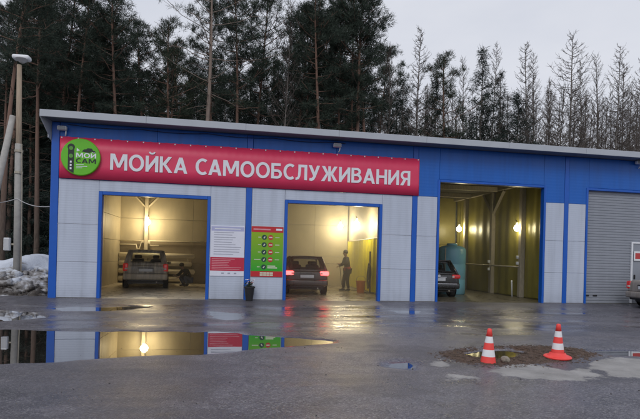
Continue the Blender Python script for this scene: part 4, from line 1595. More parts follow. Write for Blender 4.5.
def cone(loc, h, r0, label, base, lean):
    c = empty('traffic_cone', loc, .2, label, 'traffic cone', 'traffic cones at the pothole')
    c.rotation_euler = lean
    r1 = .030
    zs = [0, .24, .43, .62, .80, 1.0]
    rr = lambda t: r0 + (r1 - r0) * t
    for k, (a, b) in enumerate(zip(zs[:-1], zs[1:])):
        pr = [(rr(a), a * h), (rr(b), b * h)]
        if k == 4:
            pr += [(r1 * .8, h + .008), (.012, h + .010)]
        MB().lathe(pr, 28, cap=(k == 4)).build('white_band' if k % 2 else 'cone_body', m_band if k % 2 else m_cone, c, smooth=True)
    if base:
        MB().lathe([(r0 * 1.9, -.015), (r0 * 1.95, .0), (r0 * 1.85, .012), (r0 * 1.5, .016)], 32).build('base_plate', m_cone, c, smooth=False)
        MB().lathe([(r0 * 1.5, .016), (r0 * 1.25, .035), (r0 * 1.02, .07)], 28, cap=False).build('base_collar', m_cone, c, smooth=True)
    return c


x, y = on_ground(488, 364, .02)
cone((x, y, .015), .515, .115, 'red and white cone standing in the mud with no base showing', False, (.0, R(1.5), .2))
x, y = on_ground(557.5, 357.0, .06)
cone((x, y, .07), .50, .105, 'red and white cone on a wide flared base at the right of the mud patch', True, (R(1), R(-1.5), .6))

# mud clods round the pothole, grit over the yard
def clods(name, n, sampler, smin, smax, m, label, seed, squash=.7, hfun=None):
    rs = np.random.RandomState(seed)
    t = (1 + 5 ** .5) / 2
    ico = np.array([(-1, t, 0), (1, t, 0), (-1, -t, 0), (1, -t, 0), (0, -1, t), (0, 1, t), (0, -1, -t), (0, 1, -t), (t, 0, -1), (t, 0, 1), (-t, 0, -1), (-t, 0, 1)]) / 1.9
    icf = np.array([(0, 11, 5), (0, 5, 1), (0, 1, 7), (0, 7, 10), (0, 10, 11), (1, 5, 9), (5, 11, 4), (11, 10, 2), (10, 7, 6), (7, 1, 8), (3, 9, 4), (3, 4, 2), (3, 2, 6), (3, 6, 8), (3, 8, 9), (4, 9, 5), (2, 4, 11), (6, 2, 10), (8, 6, 7), (9, 8, 1)])
    px, py = sampler(rs, n)
    n = len(px)
    hz = hfun(px, py) if hfun else ground_height(px, py)[0]
    s = smin + (smax - smin) * rs.rand(n) ** 5
    v = ico[None] * (1 + .7 * (rs.rand(n, 12, 1) - .5))
    v = v * s[:, None, None] * (1 + .5 * (rs.rand(n, 1, 3) - .5)) * np.array([1, 1, squash])
    a = rs.rand(n) * 6.28
    ca, sa = np.cos(a)[:, None], np.sin(a)[:, None]
    x = v[..., 0] * ca - v[..., 1] * sa + px[:, None]
    y = v[..., 0] * sa + v[..., 1] * ca + py[:, None]
    z = v[..., 2] + np.maximum(hz, 0)[:, None] + s[:, None] * (.2 if squash > .5 else -.05)
    V = np.stack([x, y, z], -1).reshape(-1, 3)
    Fc = (icf[None] + (np.arange(n) * 12)[:, None, None]).reshape(-1, 3)
    o = np_mesh(name, V, Fc, m)
    return tag(o, label, kind='stuff')


DA = np.array(DIRT)


def in_dirt(rs, n):
    px = rs.uniform(DA[:, 0].min() - .15, DA[:, 0].max() + .15, n * 4)
    py = rs.uniform(DA[:, 1].min() - .15, DA[:, 1].max() + .15, n * 4)
    sd = poly_sd(px, py, DIRT) + fbm(px * .9, py * .9, 5) * .35
    sh = poly_sd(px, py, HOLE)
    ok = (sd < .02 + .22 * rs.rand(len(px)) ** 4) & (sh > .02)
    return px[ok][:n], py[ok][:n]


m_mud = mat('brown_mud', (.080, .053, .038), rough=.85, var=.75, scale=13)
clods('mud_clods', 9000, in_dirt, .003, .026, m_mud, 'brown mud and asphalt crumbs around the pothole', 3, .42)


def over_yard(rs, n):
    px = rs.uniform(-3.5, 6.5, n)
    py = rs.uniform(-13, -8.2, n)
    return px, py


clods('grit', 220, over_yard, .004, .013, mat('dark_grit', (.06, .055, .055), rough=.8, var=.4, scale=20), 'dark grit scattered on the asphalt', 8)
stn = MB()
b = bmesh.new()
bmesh.ops.create_icosphere(b, subdivisions=2, radius=.07)
rs_ = random.Random(2)
for v in b.verts:
    v.co = v.co * rs_.uniform(.85, 1.15)
    v.co.z *= .8
stn.add([v.co[:] for v in b.verts], [[q.index for q in f.verts] for f in b.faces])
b.free()
x, y = on_ground(505, 362, .04)
o = stn.build('stone', mat('pale_stone', (.26, .23, .19), rough=.8, var=.3, scale=14))
o.location = (x, y, .075)
tag(o, 'pale lump of broken concrete in the mud between the cones', 'stone')

# ------------------------------------------------------------------ snow bank, pole, wires on the left
bx0, bx1, by0, by1 = -17.0, -5.62, .2, 8.5
xs, ys = np.arange(bx0, bx1, .09), np.arange(by0, by1, .09)
SX, SY = np.meshgrid(xs, ys)
prof = np.interp(SY, [.2, 1.1, 2.4, 3.8, 5.0, 6.5, 8.4], [0, .18, .62, 1.12, 1.22, .7, 0])
edge = np.clip((-5.7 - SX) / 1.0, 0, 1) ** .6
lump = np.interp(SX, [-17, -12, -10, -8.9, -7.6, -6.6, -5.6], [.0, .75, .95, .9, 1.12, 1.0, .55])
sh = prof * lump * (.25 + .75 * edge)
sh = sh + fbm(SX * .8, SY * .8, 4) * .45 * np.clip(sh * 3, 0, 1) + np.abs(fbm(SX * 3, SY * 3, 4)) * .28 * np.clip(1.25 - sh, 0, 1) * np.clip(sh * 6, 0, 1)
sh = np.maximum(sh - .02, -.06)
si_ = np.arange(SX.size).reshape(SX.shape)
sf = np.stack([si_[:-1, :-1], si_[:-1, 1:], si_[1:, 1:], si_[1:, :-1]], -1).reshape(-1, 4)
m_snow = bpy.data.materials.new('dirty_snow')
m_snow.use_nodes = True
nt = m_snow.node_tree
p = nt.nodes['Principled BSDF']
p.inputs['Roughness'].default_value = .75
g = nt.nodes.new('ShaderNodeNewGeometry')
n1 = nt.nodes.new('ShaderNodeTexNoise')
n1.inputs['Scale'].default_value = 1.7
n1.inputs['Detail'].default_value = 9
n1.inputs['Roughness'].default_value = .68
nt.links.new(g.outputs['Position'], n1.inputs['Vector'])
s = nt.nodes.new('ShaderNodeSeparateXYZ')
nt.links.new(g.outputs['Position'], s.inputs[0])
mr = nt.nodes.new('ShaderNodeMapRange')
mr.inputs[1].default_value, mr.inputs[2].default_value, mr.inputs[3].default_value, mr.inputs[4].default_value = .15, 1.05, .15, -.12
nt.links.new(s.outputs['Z'], mr.inputs[0])
ad = nt.nodes.new('ShaderNodeMath')
nt.links.new(n1.outputs[0], ad.inputs[0])
nt.links.new(mr.outputs[0], ad.inputs[1])
rp = nt.nodes.new('ShaderNodeValToRGB')
e = rp.color_ramp.elements
e[0].position, e[0].color = .44, (.60, .64, .72, 1)
e[1].position, e[1].color = .64, (.055, .046, .040, 1)
k = e.new(.53)
k.color = (.30, .29, .29, 1)
nt.links.new(ad.outputs[0], rp.inputs[0])
nt.links.new(rp.outputs[0], p.inputs['Base Color'])
n2 = nt.nodes.new('ShaderNodeTexNoise')
n2.inputs['Scale'].default_value = 9
n2.inputs['Detail'].default_value = 6
nt.links.new(g.outputs['Position'], n2.inputs['Vector'])
bp = nt.nodes.new('ShaderNodeBump')
bp.inputs['Strength'].default_value = .7
bp.inputs['Distance'].default_value = .05
nt.links.new(n2.outputs[0], bp.inputs['Height'])
nt.links.new(bp.outputs[0], p.inputs['Normal'])
tag(np_mesh('snow_bank', np.stack([SX, SY, sh], -1).reshape(-1, 3), sf, m_snow, smooth=True), 'ploughed bank of dirty melting snow beside the building', 'snow bank', kind='stuff')

def bank_h(px, py):
    i = np.clip(((px - bx0) / .09).astype(int), 0, len(xs) - 1)
    j = np.clip(((py - by0) / .09).astype(int), 0, len(ys) - 1)
    return sh[j, i]


def bank_spots(rs, n):
    return rs.uniform(-11.5, -5.9, n), .55 + 2.4 * rs.rand(n) ** 1.3


clods('snow_lumps', 700, bank_spots, .015, .24, m_snow, 'dirty lumps of frozen snow along the foot of the bank', 21, .7, bank_h)
PYL = 2.5
pxb, _ = at_depth(17.5, 275, PYL)
pxt, pzt = at_depth(19.5, 62, PYL)
po = empty('lamp_pole', (pxb, PYL, 0), 0, 'pale concrete lamp pole standing in the snow bank at the left', 'lamp pole')
m_pole = mat('pole_concrete', (.36, .35, .33), rough=.85, var=.2, scale=5, bump=.2)
m_tan = mat('pole_timber', (.34, .27, .20), rough=.85, var=.25, scale=6, stretch=(5, 5, .5))
dx = pxt - pxb
hz_ = 5.2
MB().tube([(0, 0, -.1), (dx * hz_ / pzt, 0, hz_)], [.13, .11], 12).build('shaft', m_pole, po, smooth=True)
MB().tube([(dx * hz_ / pzt + .02, 0, hz_ - 1.3), (dx, 0, pzt - .1)], [.10, .075], 10).build('upper_shaft', m_tan, po, smooth=True)
for z in (hz_ - .25, hz_ - 1.0):
    MB().lathe([(.135, -.04), (.135, .04)], 12, c=(dx * z / pzt + .01, 0, z), cap=True).build('clamp_ring', m_steel, po)
hd = MB().rbox((dx + .08, -.02, pzt + .14), (.55, .32, .16), r=.06, seg=3).build('lamp_head', m_whitep, po, smooth=True)
MB().lathe([(.06, 0), (.22, .12), (.22, .14)], 16, c=(dx + .10, -.04, pzt - .04)).build('lamp_shade', mat('lamp_shade', (.45, .45, .45), rough=.5, var=.1), po)
MB().tube([(.14, -.06, .2), (dx * .4 + .14, -.06, 3.6), (dx * hz_ / pzt + .12, -.05, hz_)], .02, 6).build('conduit', m_steel, po)
bxx, bz = at_depth(8.5, 244, PYL)
mb_ = empty('meter_box', (bxx, PYL - .05, bz), 0, 'small pale grey electric box mounted beside the pole', 'electric box')
MB().rbox((0, -.05, 0), (.19, .16, .44), r=.02).build('case', m_whitep, mb_)
MB().rbox((0, -.135, .0), (.15, .012, .36), r=.004, seg=1).build('cover', mat('grey_cover', (.55, .56, .58), rough=.5, var=.06), mb_)
MB().rng(.08, pxb - bxx - .08, -.02, .02, -.03, .03).build('bracket', m_steel, mb_)
sx1, sz1 = at_depth(13.0, 116, PYL + .02)
sx0, sz0 = at_depth(0, 172, PYL - .25)
vx, vz = sx0 - sx1, sz0 - sz1
t = (sz1) / (sz1 - sz0)
so_ = MB().tube([(sx1 + vx * t, PYL - .25 * t, -.1), (sx1, PYL + .02, sz1)], [.12, .10], 12).build('brace_pole', m_pole, smooth=True)
tag(so_, 'slanting concrete brace leaning against the lamp pole', 'pole')
ax, az = at_depth(-20, 201, PYL - .1)
bx_, bz_ = at_depth(17, 198.5, PYL - .12)
cx2, cz2 = at_depth(51, 206.5, .0)
wpts = []
for i in range(9):
    t = i / 8
    wpts.append((ax + (bx_ - ax) * t, PYL - .12, az + (bz_ - az) * t - .10 * math.sin(PI * t)))
for i in range(1, 13):
    t = i / 12
    wpts.append((bx_ + (XL - .02 - bx_) * t, PYL - .12 + (.04 - PYL + .12) * t, bz_ + (cz2 - bz_) * t - .10 * math.sin(PI * t)))
tag(MB().tube(wpts, .012, 5).build('service_cable', mat('pale_cable', (.48, .48, .50), rough=.6, var=.1)), 'pale cable slung from the pole to the building corner', 'cable')

# ------------------------------------------------------------------ trees
m_bark = mat('pine_bark', (.095, .070, .055), rough=.9, var=.45, scale=5, stretch=(3, 3, .6), bump=.6, bscale=14)
_nt = m_bark.node_tree
_p = _nt.nodes['Principled BSDF']
_src = _p.inputs['Base Color'].links[0].from_socket
_tc = _nt.nodes.new('ShaderNodeTexCoord')
_sp = _nt.nodes.new('ShaderNodeSeparateXYZ')
_nt.links.new(_tc.outputs['Object'], _sp.inputs[0])
_mr = _nt.nodes.new('ShaderNodeMapRange')
_mr.inputs[1].default_value, _mr.inputs[2].default_value, _mr.inputs[4].default_value = 3.0, 9.0, .75
_nt.links.new(_sp.outputs['Z'], _mr.inputs[0])
_mx = _nt.nodes.new('ShaderNodeMix')
_mx.data_type = 'RGBA'
_nt.links.new(_mr.outputs[0], _mx.inputs[0])
_nt.links.new(_src, _mx.inputs[6])
_mx.inputs[7].default_value = (.215, .125, .092, 1)     # the thin orange bark of a pine's upper stem
_nt.links.new(_mx.outputs[2], _p.inputs['Base Color'])
m_pale = mat('pale_bark', (.22, .17, .14), rough=.9, var=.35, scale=5, stretch=(3, 3, .5))
m_barkg = mat('grey_bark', (.14, .125, .115), rough=.9, var=.4, scale=5, stretch=(3, 3, .5))
m_larch = mat('larch_twig', (.095, .078, .068), rough=.9, var=.3, scale=3)
m_need = mat('pine_needles', (.042, .058, .044), rough=.8, var=.45, scale=1.4, spec=.2)
m_need2 = mat('spruce_needles', (.030, .043, .037), rough=.85, var=.45, scale=1.4, spec=.2)
m_need3 = mat('pale_pine_needles', (.040, .054, .036), rough=.8, var=.45, scale=1.4, spec=.2)


def unit(v):
    return v / (np.linalg.norm(v, axis=-1, keepdims=True) + 1e-9)


def tufts(rs, centers, axes, size, n, spread=.9, width=.05):
    """n thin needle-blades round every centre, biased along the twig axis"""
    N = len(centers)
    d = unit(rs.randn(N, n, 3) * spread + axes[:, None, :])
    ln = size * (.55 + .6 * rs.rand(N, n, 1))
    w = unit(np.cross(d, rs.randn(N, n, 3))) * ln * width
    c = centers[:, None, :] + rs.randn(N, n, 3) * size * .25
    V = np.stack([c - w, c + w, c + d * ln], 2)
    return V.reshape(-1, 3), (np.arange(N * n) * 3)[:, None] + np.array([[0, 1, 2]])


def limb_arrays(paths, radii, n):
    """many tubes at once: lists of point arrays"""
    V, Fc, o = [], [], 0
    for P_, r in zip(paths, radii):
        P_ = np.asarray(P_)
        m = len(P_)
        d = unit(np.gradient(P_, axis=0))
        ref = np.array([.31, .77, .2])
        a = unit(np.cross(d, ref))
        b = np.cross(d, a)
        ang = np.arange(n) * 2 * PI / n
        ring = P_[:, None] + (a[:, None] * np.cos(ang)[None, :, None] + b[:, None] * np.sin(ang)[None, :, None]) * np.asarray(r)[:, None, None]
        V.append(ring.reshape(-1, 3))
        i = np.arange(m - 1)[:, None] * n
        k = np.arange(n)[None]
        q = np.stack([i + k, i + (k + 1) % n, i + n + (k + 1) % n, i + n + k], -1).reshape(-1, 4)
        Fc.append(q + o)
        o += m * n
    return np.concatenate(V), np.concatenate(Fc)


def trunk_path(rs, H, sway, m=9):
    z = np.linspace(-.3, H, m)
    t = np.linspace(0, 1, m)
    a, b = rs.rand(2) * 6.28
    return np.stack([sway * (np.sin(t * 3.1 + a) - math.sin(a)) * t, sway * (np.sin(t * 2.6 + b) - math.sin(b)) * t, z], -1)


def at_t(P_, t):
    f = t * (len(P_) - 1)
    i = min(int(f), len(P_) - 2)
    return P_[i] + (P_[i + 1] - P_[i]) * (f - i)


def make_pine(seed, H=18, cs=.45, spread=2.3, nb=46, tuft=20, size=.34, stubs=14, r0=.17, needles=None, sway=.35, bark=None):
    rs = np.random.RandomState(seed)
    T = trunk_path(rs, H, sway)
    paths, rad = [T], [np.linspace(r0, .03, len(T)) * np.array([1.15] + [1] * (len(T) - 1))]
    C, A = [], []
    for k in range(nb):
        t = cs + (1 - cs) * ((k + rs.rand()) / nb) ** .9
        q = (t - cs) / (1 - cs)
        L_ = spread * (.35 + 1.0 * math.sin(PI * min(1, .12 + q * .80)) ** .8) * rs.uniform(.45, 1.1) * (1 - .55 * q ** 3)
        az = k * 2.4 + rs.rand() * 1.2
        el = -.18 + .85 * q + rs.uniform(-.2, .25)
        d = np.array([math.cos(az) * math.cos(el), math.sin(az) * math.cos(el), math.sin(el)])
        s = at_t(T, t)
        m = 5
        u = np.linspace(0, 1, m)[:, None]
        P_ = s + d * L_ * u + np.array([0, 0, 1]) * (u ** 2) * L_ * .22 + rs.randn(m, 3) * .05 * u * L_
        paths.append(P_)
        rad.append(np.linspace(.045 * (1 - .5 * q), .010, m))
        for q_ in range(max(2, int(tuft / 5 * L_ / spread + rs.rand()))):
            x_ = 1 - rs.rand() ** 1.4 * .6
            cc = at_t(P_, x_) + rs.randn(3) * np.array([1, 1, .5]) * .13 * L_
            paths.append(np.stack([at_t(P_, max(0, x_ - .2)), cc]))
            rad.append([.012, .006])
            for j_ in range(rs.randint(4, 8)):
                off = rs.randn(3) * np.array([1, 1, .62]) * size * .62
                C.append(cc + off)
                A.append(d * .4 + np.array([0, 0, .55]) + unit(off) * .5)
    C.append(T[-1])
    A.append(np.array([0, 0, 1.]))
    for k in range(stubs):
        t = rs.uniform(.15, cs + .08)
        az = rs.rand() * 6.28
        L_ = rs.uniform(.3, 1.3)
        d = np.array([math.cos(az), math.sin(az), rs.uniform(-.35, .25)])
        s = at_t(T, t)
        paths.append(np.stack([s, s + d * L_ * .5, s + d * L_ + np.array([0, 0, -.1])]))
        rad.append([.022, .013, .006])
    V, Fc = limb_arrays(paths[:1], rad[:1], 9)
    V2, F2 = limb_arrays(paths[1:], rad[1:], 4)
    V3, F3 = tufts(rs, np.array(C), np.array(A), size, 20)
    return (np.concatenate([V, V2]), np.concatenate([Fc, F2 + len(V)])), (V3, F3), bark or m_bark, needles or m_need


def make_spruce(seed, H=13, R0=1.9, dens=1.0):
    rs = np.random.RandomState(seed)
    T = trunk_path(rs, H, .08)
    paths, rad, C, A = [T], [np.linspace(.14, .015, len(T))], [], []
    z = .6
    while z < H - .25:
        q = z / H
        for k in range(max(3, int(6 * dens * (1.15 - .85 * q)))):
            az = rs.rand() * 6.28
            L_ = R0 * (1 - q) ** 1.0 * rs.uniform(.6, 1.12) + .04
            d = np.array([math.cos(az), math.sin(az), -.22 + .55 * q])
            s = at_t(T, (z + rs.rand() * .3 + .3) / (H + .3))
            u = np.linspace(0, 1, 4)[:, None]
            P_ = s + d * L_ * u + np.array([0, 0, 1]) * (u ** 2.2) * L_ * .20
            paths.append(P_)
            rad.append(np.linspace(.022, .006, 4))
            for x_ in np.linspace(.22, 1, max(3, int(L_ * 5))):
                C.append(at_t(P_, x_) + rs.randn(3) * np.array([.09, .09, .05]))
                A.append(d * .9 + np.array([0, 0, -.35]))
        z += .36
    V, Fc = limb_arrays(paths[:1], rad[:1], 8)
    V2, F2 = limb_arrays(paths[1:], rad[1:], 3)
    V3, F3 = tufts(rs, np.array(C), np.array(A), .34, 14, .7, .05)
    return (np.concatenate([V, V2]), np.concatenate([Fc, F2 + len(V)])), (V3, F3), m_barkg, m_need2


def make_larch(seed, H=15, R0=1.8, up=.25, nwh=34, start=.18, bend=.4, r0=.13):
    rs = np.random.RandomState(seed)
    T = trunk_path(rs, H, .22)
    paths, rad, tw, tr = [T], [np.linspace(r0, .012, len(T))], [], []
    for k in range(nwh * 3):
        t = start + (1 - start) * (k + rs.rand()) / (nwh * 3)
        q = (t - start) / (1 - start)
        L_ = (R0 * (1 - q) ** .8 * min(1, .45 + q * 3)) * rs.uniform(.5, 1.12) + .18
        az = rs.rand() * 6.28
        el = rs.uniform(-.15, .2) + up * (.4 + q)
        d = np.array([math.cos(az) * math.cos(el), math.sin(az) * math.cos(el), math.sin(el)])
        s = at_t(T, t)
        u = np.linspace(0, 1, 5)[:, None]
        P_ = s + d * L_ * u + np.array([0, 0, 1]) * (u ** 2.4) * L_ * bend + rs.randn(5, 3) * .025 * u * L_
        tw.append(P_)
        tr.append(np.linspace(.026, .008, 5) * (1 - .3 * q))
        for x_ in rs.uniform(.25, 1, int(4 + L_ * 7)):
            c = at_t(P_, x_)
            e_ = unit(d + rs.randn(3) * .75 + np.array([0, 0, .15])) * rs.uniform(.15, .5) * (.4 + .3 * L_)
            tw.append(np.stack([c, c + e_ * .5 + rs.randn(3) * .02, c + e_ + np.array([0, 0, .05])]))
            tr.append([.010, .008, .005])
    V, Fc = limb_arrays(paths, rad, 8)
    V3, F3 = limb_arrays(tw, tr, 3)
    return (V, Fc), (V3, F3), m_barkg, m_larch


PROTO = {}


def proto(key, fn, **kw):
    (tv, tf), (cv, cf), mb1, mb2 = fn(**kw)
    H = kw['H']
    tm = np_mesh('trunk', tv, tf, mb1, smooth=True)
    cm = np_mesh('crown', cv, cf, mb2)
    PROTO[key] = (tm.data, cm.data, H, (tv, tf), (cv, cf))
    bpy.data.objects.remove(tm)
    bpy.data.objects.remove(cm)


proto('pineA', make_pine, seed=11, H=20, cs=.58, spread=2.3, nb=40, tuft=22)
proto('pineB', make_pine, seed=12, H=20, cs=.66, spread=1.9, nb=34, tuft=22, sway=.5)
proto('pineC', make_pine, seed=13, H=18, cs=.50, spread=2.3, nb=44, tuft=22)
proto('pineD', make_pine, seed=14, H=17, cs=.48, spread=2.0, nb=40, tuft=16, size=.30, needles=m_need3)
proto('pineE', make_pine, seed=15, H=20, cs=.52, spread=1.6, nb=44, tuft=18, size=.32)
proto('bare_pine', make_pine, seed=23, H=20, cs=.56, spread=3.4, nb=24, tuft=4, size=.24, stubs=30, r0=.20, needles=m_need3, bark=m_pale)
proto('spruceA', make_spruce, seed=31, H=13, R0=3.3, dens=2.0)
proto('spruceB', make_spruce, seed=32, H=11, R0=3.4, dens=2.1)
proto('larchA', make_larch, seed=41, H=15, R0=2.2, nwh=58)
proto('larchB', make_larch, seed=42, H=15, R0=3.5, nwh=50, bend=.5, up=.1)
proto('larchC', make_larch, seed=43, H=15, R0=2.2, nwh=44, up=.5)
proto('thin', make_larch, seed=44, H=13, R0=1.7, nwh=30, up=.8, start=.3, r0=.07)

NAMES = {'pine': 'pine_tree', 'bare': 'pine_tree', 'spru': 'spruce_tree', 'larc': 'larch_tree', 'thin': 'bare_tree'}
trng = random.Random(77)


def tree(u, y, topv, key, label, group=None, wide=1.0, rz=None):
    x, _ = at_depth(u, 200, y)
    _, top = at_depth(u, topv, y)
    td, cd, H, _, _ = PROTO[key]
    sc_ = (top + .0) / H
    t = empty(NAMES[key[:4]], (x, y, .12), trng.uniform(0, 6.28) if rz is None else rz, label, 'tree', group)
    t.scale = (wide * (.5 + .5 * sc_), wide * (.5 + .5 * sc_), sc_)
    for nm, d in (('trunk', td), ('crown', cd)):
        o = bpy.data.objects.new(nm, d)
        link(o, t)
    return t


TREES = [
    # u, y, top v, kind, width, label
    (3, 8.5, -45, 'pineB', 1.0, 'tall pine with pale brown trunk at the extreme left edge'),
    (38, 15, -30, 'pineA', 1.0, 'tall pine rising just behind the lamp pole head'),
    (56, 16, -25, 'pineC', 1.0, 'leaning-crowned pine just right of the lamp pole'),
    (72, 14, -10, 'pineB', .95, 'slim pine with bare reddish trunk left of the dense dark pine'),
    (84, 17, 24, 'pineC', .9, 'dense dark pine above the round logo'),
    (99, 19, 15, 'spruceA', 1.25, 'dense dark spruce behind the roof above the banner start'),
    (119, 14, -8, 'pineE', 1.1, 'slender tall pine standing clear against the sky above the first bay'),
    (145, 17, 30, 'pineC', .85, 'mid-height pine right of the slender tall pine'),
    (171, 16, 23, 'pineD', 1.0, 'smaller round-crowned pine left of the big bare-branched pine'),
    (201, 13, -40, 'bare_pine', 1.05, 'big bare-branched pine with thick pale trunk above the banner'),
    (212, 17, -25, 'pineE', .8, 'thin pine tight beside the big bare-branched pine'),
    (234, 15, -14, 'pineA', 1.0, 'full-crowned pine with crooked reddish trunk right of the bare-branched pine'),
    (252, 18, -4, 'pineC', .9, 'pine with ragged crown behind the crooked-trunk pine'),
    (279, 15, 7, 'thin', 1.1, 'thin leafless tree with pale trunk in the gap above the price board'),
    (294, 19, 18, 'pineC', .9, 'dark pine filling the gap right of the thin pale-trunked tree'),
    (303, 18, 2, 'pineB', .8, 'pine with clumped top left of the reddish trunk cluster'),
    (321, 15, -14, 'pineE', 1.1, 'tall pine above the middle floodlight'),
    (336, 17, 12, 'pineC', .85, 'pine with low crown beside the tall pine above the middle floodlight'),
    (352, 16, -12, 'pineA', .8, 'leftmost of the reddish-trunked pine cluster above the second bay'),
    (358, 15, -18, 'pineE', 1.2, 'middle of the reddish-trunked pine cluster above the second bay'),
    (365, 16, -8, 'pineB', 1.0, 'tallest-crowned right pine of the reddish trunk cluster'),
    (385, 18, 52, 'thin', 1.0, 'thin leafless tree at the right edge of the pine block'),
    (398, 20, 78, 'spruceA', .9, 'small dark spruce left of the tall narrow larch'),
    (416, 18, 33, 'larchA', 1.0, 'tall narrow leafless larch standing alone in the sky gap'),
    (432, 21, 80, 'spruceB', .9, 'low dark spruce right of the tall narrow larch'),
    (447, 20, 56, 'pineD', 1.05, 'loose-crowned pine between the two dark spruces'),
    (461, 23, 62, 'larchC', .9, 'thin leafless larch left of the pointed dark spruce'),
    (477, 21, 47, 'spruceA', .95, 'pointed dark spruce above the left side of the tall bay'),
    (488, 22, 47, 'larchA', .8, 'thin spire-like larch beside the pointed dark spruce'),
    (497, 22, 70, 'spruceA', .75, 'narrow spruce right of the spire-like larch'),
    (513, 20, 96, 'spruceB', 1.15, 'broad low spruce above the tall bay'),
    (527, 20, 43, 'larchA', 1.0, 'tall leafless larch with pale trunk above the tall bay'),
    (534, 22, 55, 'larchA', .8, 'slighter larch tight beside the pale-trunked larch'),
    (545, 25, 85, 'thin', 1.1, 'small leafless tree between the larch pair and the broad larch'),
    (568, 20, 33, 'larchB', 1.15, 'broad spreading larch, highest of the right-hand trees'),
    (580, 24, 62, 'larchC', .9, 'thin larch just right of the broad spreading larch'),
    (596, 23, 58, 'larchC', 1.0, 'leafless larch left of the wide larch near the right edge'),
    (611, 21, 48, 'larchB', .85, 'wide leafless larch near the right edge'),
    (623, 22, 66, 'larchA', 1.0, 'narrow larch second from the right edge'),
    (640, 22, 58, 'larchB', .9, 'larch cut by the right edge of the photograph'),
]
for u, y, tv, key, wd, lab in TREES:
    tree(u, y, tv, key, lab, 'trees of the wood behind the car wash', wd)
# rank-and-file trees nothing tells apart
fr = random.Random(5)
KIND_WORD = {'pine': 'dark pine', 'spru': 'dark spruce', 'larc': 'bare larch', 'thin': 'thin bare tree'}
LETTERS = [(82, 'round logo')] + [(111 + 13.7 * i, w) for i, w in enumerate(
    ('first М', 'first О', 'Й', 'К', 'first А', 'word gap', 'first С', 'second А', 'second М', 'double О', 'double О', 'Б', 'second С', 'Л', 'У', 'Ж', 'first И', 'В', 'third А', 'Н', 'second И', 'Я'))]
HANDLES = [(385, 'thin tree ending the pine block'), (398, 'small dark spruce'), (416, 'tall narrow larch'), (432, 'low dark spruce'), (447, 'loose-crowned pine'), (477, 'pointed dark spruce'),
           (497, 'narrow spruce'), (513, 'broad low spruce'), (527, 'pale-trunked larch'), (545, 'small leafless tree'), (568, 'broad spreading larch'), (596, 'leafless larch near the edge'), (611, 'wide larch'), (623, 'narrow larch'), (640, 'right picture edge')]


def back_label(u, key, marks, how):
    mu, w = min(marks, key=lambda q: abs(q[0] - u))
    if how == 'above':
        return KIND_WORD[key[:4]] + ' of the back rank above the ' + w + (' of the banner' if len(w) < 11 else '')
    return KIND_WORD[key[:4]] + ' of the back rank, just ' + ('left' if u < mu else 'right') + ' of the ' + w


for k in range(10):
    u = -10 + k * 6.6 + fr.uniform(-2, 2)
    y = fr.uniform(17, 28)
    tree(u, y, fr.uniform(-30, 70), fr.choice(['pineA', 'pineB', 'pineE', 'spruceA', 'spruceB']), 'dark conifer of the back rank left of the building corner', 'conifers of the dense left stand', 1.0)
for k in range(20):
    u = 62 + k * 16.5 + fr.uniform(-7, 7)
    y = fr.uniform(20, 30)
    kd = fr.choice(['pineA', 'pineB', 'spruceA', 'spruceB', 'pineD', 'spruceA'])
    tree(u, y, fr.uniform(18, 55) if kd[0] == 'p' else fr.uniform(50, 82), kd, back_label(u, kd, LETTERS, 'above'), 'back-rank conifers above the banner', .95)
for k in range(22):
    u = 385 + k * 12 + fr.uniform(-5, 5)
    y = fr.uniform(25, 34)
    kd = fr.choice(['larchA', 'larchC', 'thin', 'spruceA', 'larchB', 'thin'])
    tree(u, y, fr.uniform(76, 116), kd, back_label(u, kd, HANDLES, 'beside'), 'back-rank trees at the right', .95)

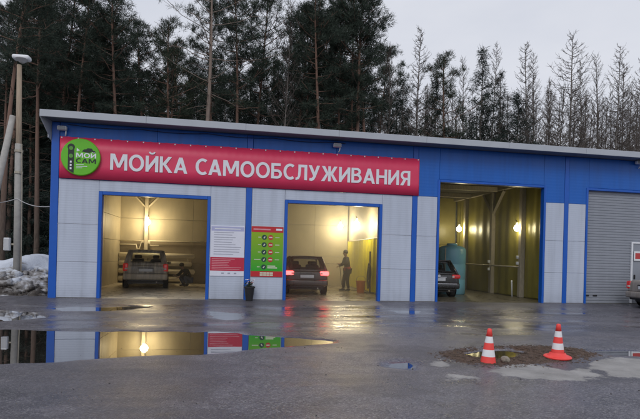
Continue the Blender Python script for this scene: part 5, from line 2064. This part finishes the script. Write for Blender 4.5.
ORD = ['leftmost', 'second', 'third', 'fourth', 'fifth', 'sixth', 'seventh', 'eighth', 'ninth', 'tenth', 'eleventh', 'twelfth']
by_label = {}
for o in COL.objects:
    if o.get('category') == 'tree':
        by_label.setdefault(o['label'], []).append(o)
for lab, os2 in by_label.items():
    if len(os2) > 1:
        os2.sort(key=lambda o: o.location.x / (o.location.y + DIST))
        for k, o in enumerate(os2):
            o['label'] = (ORD[k] if k < len(os2) - 1 else 'rightmost') + ' ' + lab

# the far wood: one dark mass of trunks and crowns
def mass(name, label, spec, mats):
    TV, TF, CV, CF, a, b = [], [], [], [], 0, 0
    rs = random.Random(len(spec))
    for (u, y, topv, key) in spec:
        x, _ = at_depth(u, 200, y)
        _, top = at_depth(u, topv, y)
        _, _, H, (tv, tf), (cv, cf) = PROTO[key]
        s_ = top / H
        an = rs.uniform(0, 6.28)
        rot = np.array([[math.cos(an), -math.sin(an), 0], [math.sin(an), math.cos(an), 0], [0, 0, 1]])
        S = np.array([.5 + .5 * s_, .5 + .5 * s_, s_])
        cf2 = cf[::2] if len(cf) > 9000 else cf
        TV.append(tv @ rot.T * S + (x, y, .1))
        TF.append(tf + a)
        a += len(tv)
        CV.append(cv @ rot.T * S + (x, y, .1))
        if cf2.shape[1] == 4:
            cf2 = np.concatenate([cf2[:, [0, 1, 2]], cf2[:, [0, 2, 3]]])
        CF.append(cf2 + b)
        b += len(cv)
    root = empty(name, (0, 0, 0))
    tag(root, label, kind='stuff')
    for nm, V, Fc, m in (('trunks', TV, TF, m_barkg), ('crowns', CV, CF, mats)):
        o = np_mesh(nm, np.concatenate(V), np.concatenate(Fc), m, root)
        o['kind'] = 'stuff'


ms = random.Random(12)
spec = [(-90 + k * 7.4 + ms.uniform(-3, 3), ms.uniform(30, 46), ms.uniform(66, 104) if k > 17 else ms.uniform(50, 100), ms.choice(['spruceA', 'spruceB', 'pineC', 'pineA'])) for k in range(64)]
mass('conifer_wood', 'dark mass of conifers deep in the wood behind', spec, m_need2)
spec = [(380 + k * 7.0 + ms.uniform(-3, 3), ms.uniform(36, 52), ms.uniform(84, 120), ms.choice(['larchC', 'thin', 'larchA', 'spruceA'])) for k in range(48)]
mass('bare_wood', 'grey haze of bare trees deep in the wood at the right', spec, m_larch)
